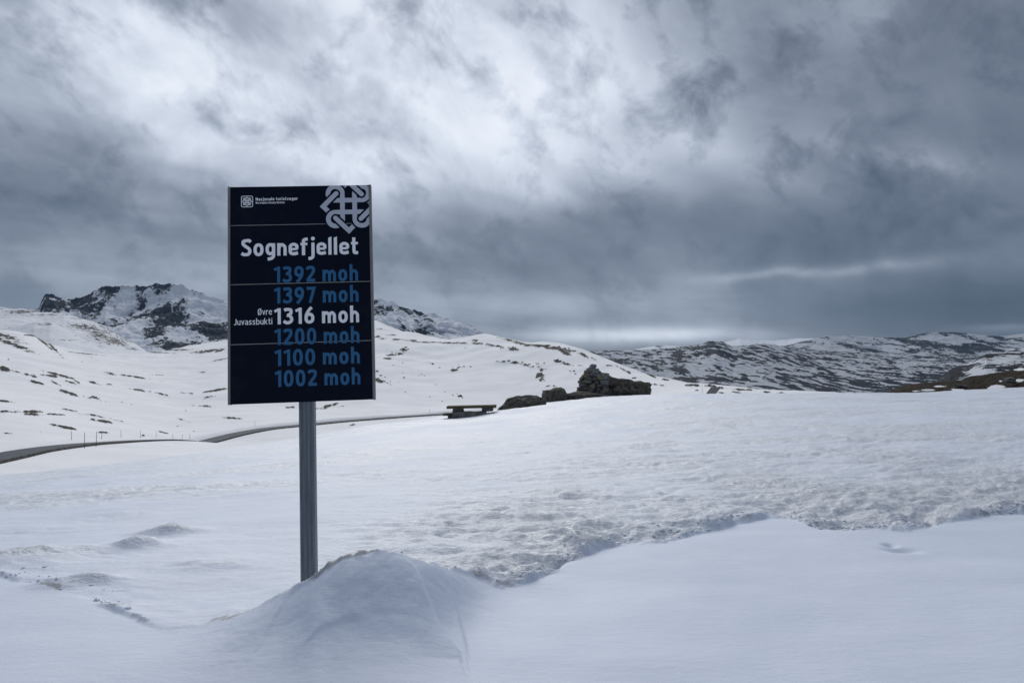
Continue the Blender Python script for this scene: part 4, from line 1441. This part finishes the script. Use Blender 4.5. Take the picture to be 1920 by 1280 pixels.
# ------------------------------------------------------------------ slanted board beyond the rise
DB = 44.0
bp_ = P(1325.5, 747, DB)
board = empty('information_board', bp_, 'slanted grey information board leaning beyond the snowy rise', 'board')
L_ = 0.92
bm = box(-.02, .02, -.45, .45, 0, L_, .006)
o = bm_object('panel', bm, M_GREY, board)
o.rotation_euler = (0, math.radians(44), math.radians(20))
o.location = (0, 0, .0)
bm = box(-.035, .035, -.035, .035, -.4, .42, .004)
o = bm_object('post', bm, M_STEEL, board)
o.location = (.50, .18, 0)
bm = box(-.035, .035, -.035, .035, -.4, .20, .004)
o = bm_object('post', bm, M_STEEL, board)
o.location = (.26, -.12, 0)

# ------------------------------------------------------------------ snow stakes
def stake_mesh(h):
    bm = bmesh.new()
    bmesh.ops.create_cone(bm, cap_ends=True, segments=8, radius1=.045, radius2=.028, depth=h + .5)
    for v in bm.verts:
        v.co.z += (h - .5) / 2
    me = bpy.data.meshes.new('snow_stake')
    bm.to_mesh(me)
    bm.free()
    me.materials.append(M_STAKE)
    return me


stake_me = stake_mesh(1.9)
road_uv = project(RDL[:, 0], RDL[:, 1], RDL[:, 2])
ORD = ('first', 'second', 'third', 'fourth', 'fifth', 'sixth', 'seventh', 'eighth', 'ninth', 'tenth', 'eleventh', 'last')
for n_, (u, up) in enumerate(((102, 1), (115, 1), (188, -1), (237, -1), (262, -1), (295, -1), (333, -1), (354, -1), (365, -1), (386, -1), (508, -1), (812, -1))):
    i = int(np.argmin(np.abs(road_uv[0] - u)))
    q = RDL[i][:2] + ROAD_NR[i] * (3.9 if up > 0 else -3.9)
    o = link(bpy.data.objects.new('snow_stake', stake_me))
    o.location = (q[0], q[1], RDL[i][2] + .05)
    o.rotation_euler = (rs.uniform(-.06, .06), rs.uniform(-.08, .08), 0)
    tag(o, 'thin dark snow stake by the valley road, %s from the left' % ORD[n_], 'stake', 'snow stakes along the valley road')
tall = stake_mesh(4.2)
for n_, (u, v, h) in enumerate(((1295.4, 727, 1.0), (1298.5, 725, 1.05), (1300.5, 724, 1.1), (1303, 722, 1.05), (1316.5, 738, .62))):
    q = on_valley(u, v)
    o = link(bpy.data.objects.new('snow_stake', tall))
    o.location = [float(c) for c in q]
    o.scale = (1, 1, h)
    if v < 730:
        tag(o, 'tall thin snow stake, %s of four clustered behind the slanted board' % ('leftmost', 'second from left', 'third from left', 'rightmost')[n_], 'stake', 'stakes behind the slanted board')
    else:
        tag(o, 'short snow stake just left of the slanted grey board', 'stake')

# ------------------------------------------------------------------ boulders on the hillsides
bmesh_list = []
for k in range(6):
    bm = rock_bm(1, .9, .72, 60 + k, 2, .32, .35 if k % 2 else 0)
    me = bpy.data.meshes.new('boulder')
    bm.to_mesh(me)
    bm.free()
    me.materials.append((M_ROCK, M_STONE_A)[k % 2])
    bmesh_list.append(me)


def boulder(u, v, px, label, group):
    q = on_valley(u, v)
    s_ = px * 0.5 * q[1] / FPX
    o = link(bpy.data.objects.new('boulder', rs.choice(bmesh_list)))
    o.location = (float(q[0]), float(q[1]), float(q[2] + s_ * .15))
    o.scale = (s_ * rs.uniform(.9, 1.3), s_, s_ * rs.uniform(.75, 1.05))
    o.rotation_euler = (rs.uniform(-.2, .2), rs.uniform(-.2, .2), rs.uniform(0, 6.28))
    tag(o, label, 'boulder', group)


LR = ('small dark boulder scattered on the snowy hillside right of the sign', 'boulders on the hillside right of the sign')
LL = ('small dark boulder scattered on the snowy slope left of the sign', 'boulders on the slope left of the sign')
for (x, y, s_) in ((280, 615, 2.4), (283, 700, 2.6), (291, 738, 4), (455, 720, 2.6), (240, 770, 2), (475, 607, 2.2), (520, 625, 5), (575, 655, 3), (500, 612, 2), (300, 860, 2.4), (620, 850, 2.8), (497, 898, 2.2),
                   (597, 935, 3.2), (560, 790, 2.2), (545, 800, 2), (775, 650, 3.4), (835, 650, 3), (690, 650, 3), (720, 685, 3), (740, 640, 2.6), (793, 493, 3), (1085, 500, 2.5), (740, 890, 8), (690, 880, 3.2),
                   (720, 870, 2.8), (770, 900, 2.8), (755, 880, 3.4), (95, 760, 5), (70, 690, 5), (100, 720, 4), (130, 735, 3.4), (150, 780, 3), (180, 765, 3), (178, 797, 2.6), (80, 745, 3), (120, 765, 3),
                   (1440, 625, 3.4), (1395, 655, 4), (1410, 680, 5), (1420, 735, 5), (1400, 760, 4), (1430, 715, 4), (1100, 605, 4), (1150, 605, 4), (1200, 612, 4), (1260, 620, 4), (1310, 635, 4), (1350, 645, 4.4),
                   (300, 495, 5), (285, 505, 4), (325, 505, 4), (190, 540, 3.4), (225, 545, 3.4), (265, 542, 3.4), (1545, 600, 4), (1570, 605, 3), (1680, 690, 4), (1690, 710, 4), (1670, 640, 2.6), (1560, 490, 5), (1600, 500, 5), (1640, 505, 4),
                   (1500, 490, 4), (1460, 475, 4), (1180, 490, 3), (1200, 495, 3), (1150, 485, 3), (1060, 475, 3), (200, 640, 2.2), (345, 665, 1.8), (410, 715, 1.8), (438, 718, 2)):
    boulder(690 + x / 4.364, 540 + y / 4.364, s_, *LR)
for (x, y, s_) in ((53, 590, 3), (575, 577, 2), (510, 604, 2), (767, 857, 3.6), (822, 872, 2.6), (662, 855, 2), (1165, 910, 2.6), (1112, 1011, 2.6), (1217, 1040, 2.6), (212, 685, 3.6), (250, 1050, 2), (265, 940, 1.8),
                   (902, 1068, 5), (893, 1078, 5), (912, 1085, 4), (195, 930, 3), (60, 665, 2.6), (620, 830, 3), (600, 828, 3.4), (565, 828, 3), (525, 823, 3), (495, 730, 3), (585, 730, 3)):
    boulder(x / 3.368, 500 + y / 3.368, s_, *LL)

# rocks in the heath on the right
for k, (u, v, px, d, lab) in enumerate(((1800, 722, 15, 75, 'grey rounded rock low in the brown heath on the right'), (1893, 711, 17, 80, 'large grey rock in the brown heath near the right edge'), (1776, 729, 10, 72, 'dark low rock at the snow line of the brown heath'))):
    q = P(u, v, d)
    place_rock('rock', (q[0], q[1], q[2] - .15), (px * .5 * d / FPX * 1.3, px * .5 * d / FPX, px * .26 * d / FPX), 90 + k, M_STONE_A, lab, 'rock', 4, .40, .5)

# ------------------------------------------------------------------ broken crust along the ploughed edge
def build_clods(n=2200):
    r_ = np.random.default_rng(3)
    az = r_.uniform(-0.62, 0.64, n * 2)
    s_ = 0.02 + np.abs(r_.normal(0.0, 0.20, n * 2))
    dens = 0.35 + 1.5 * fbm(az * 14, az * 0 + 2.0, 3, seed=131)
    keep = (r_.random(n * 2) < dens) & ~((az > -0.47) & (az < -0.31)) & ~((az < -0.47) & (r_.random(n * 2) < 0.6)) & ~((az > -0.25) & (az < -0.09) & (s_ < 0.03))
    az, s_ = az[keep][:n], s_[keep][:n]
    rr = np.interp(az, EGX, EGY) + s_
    x, y = rr * np.sin(az), rr * np.cos(az)
    z = TP(x / 20.0, y / 20.0) + ground_detail(x, y)[0]
    size = (0.003 + 0.013 * r_.random(len(x)) ** 3.0) * np.clip(rr / 5.5, 0.7, 1.5)
    bm = bmesh.new()
    bmesh.ops.create_icosphere(bm, subdivisions=1, radius=1.0)
    base = np.array([v.co[:] for v in bm.verts])
    tri = np.array([[v.index for v in f.verts] for f in bm.faces])
    bm.free()
    vs, fs = [], []
    for i in range(len(x)):
        q = base * r_.uniform(0.65, 1.25, base.shape[0])[:, None] * np.array([r_.uniform(.9, 1.6), r_.uniform(.8, 1.2), r_.uniform(.5, .9)]) * size[i]
        a = r_.uniform(0, 6.28)
        q = np.c_[q[:, 0] * math.cos(a) - q[:, 1] * math.sin(a), q[:, 0] * math.sin(a) + q[:, 1] * math.cos(a), q[:, 2]]
        fs.append(tri + len(vs) * len(base))
        vs.append(q + np.array([x[i], y[i], z[i] + size[i] * .1]))
    o = mesh_object('snow_crumbs', np.concatenate(vs), np.concatenate(fs).tolist(), M_CLOD)
    o['kind'] = 'stuff'
    tag(o, 'broken crumbs of icy snow strewn along the ploughed edge', 'snow')


build_clods()
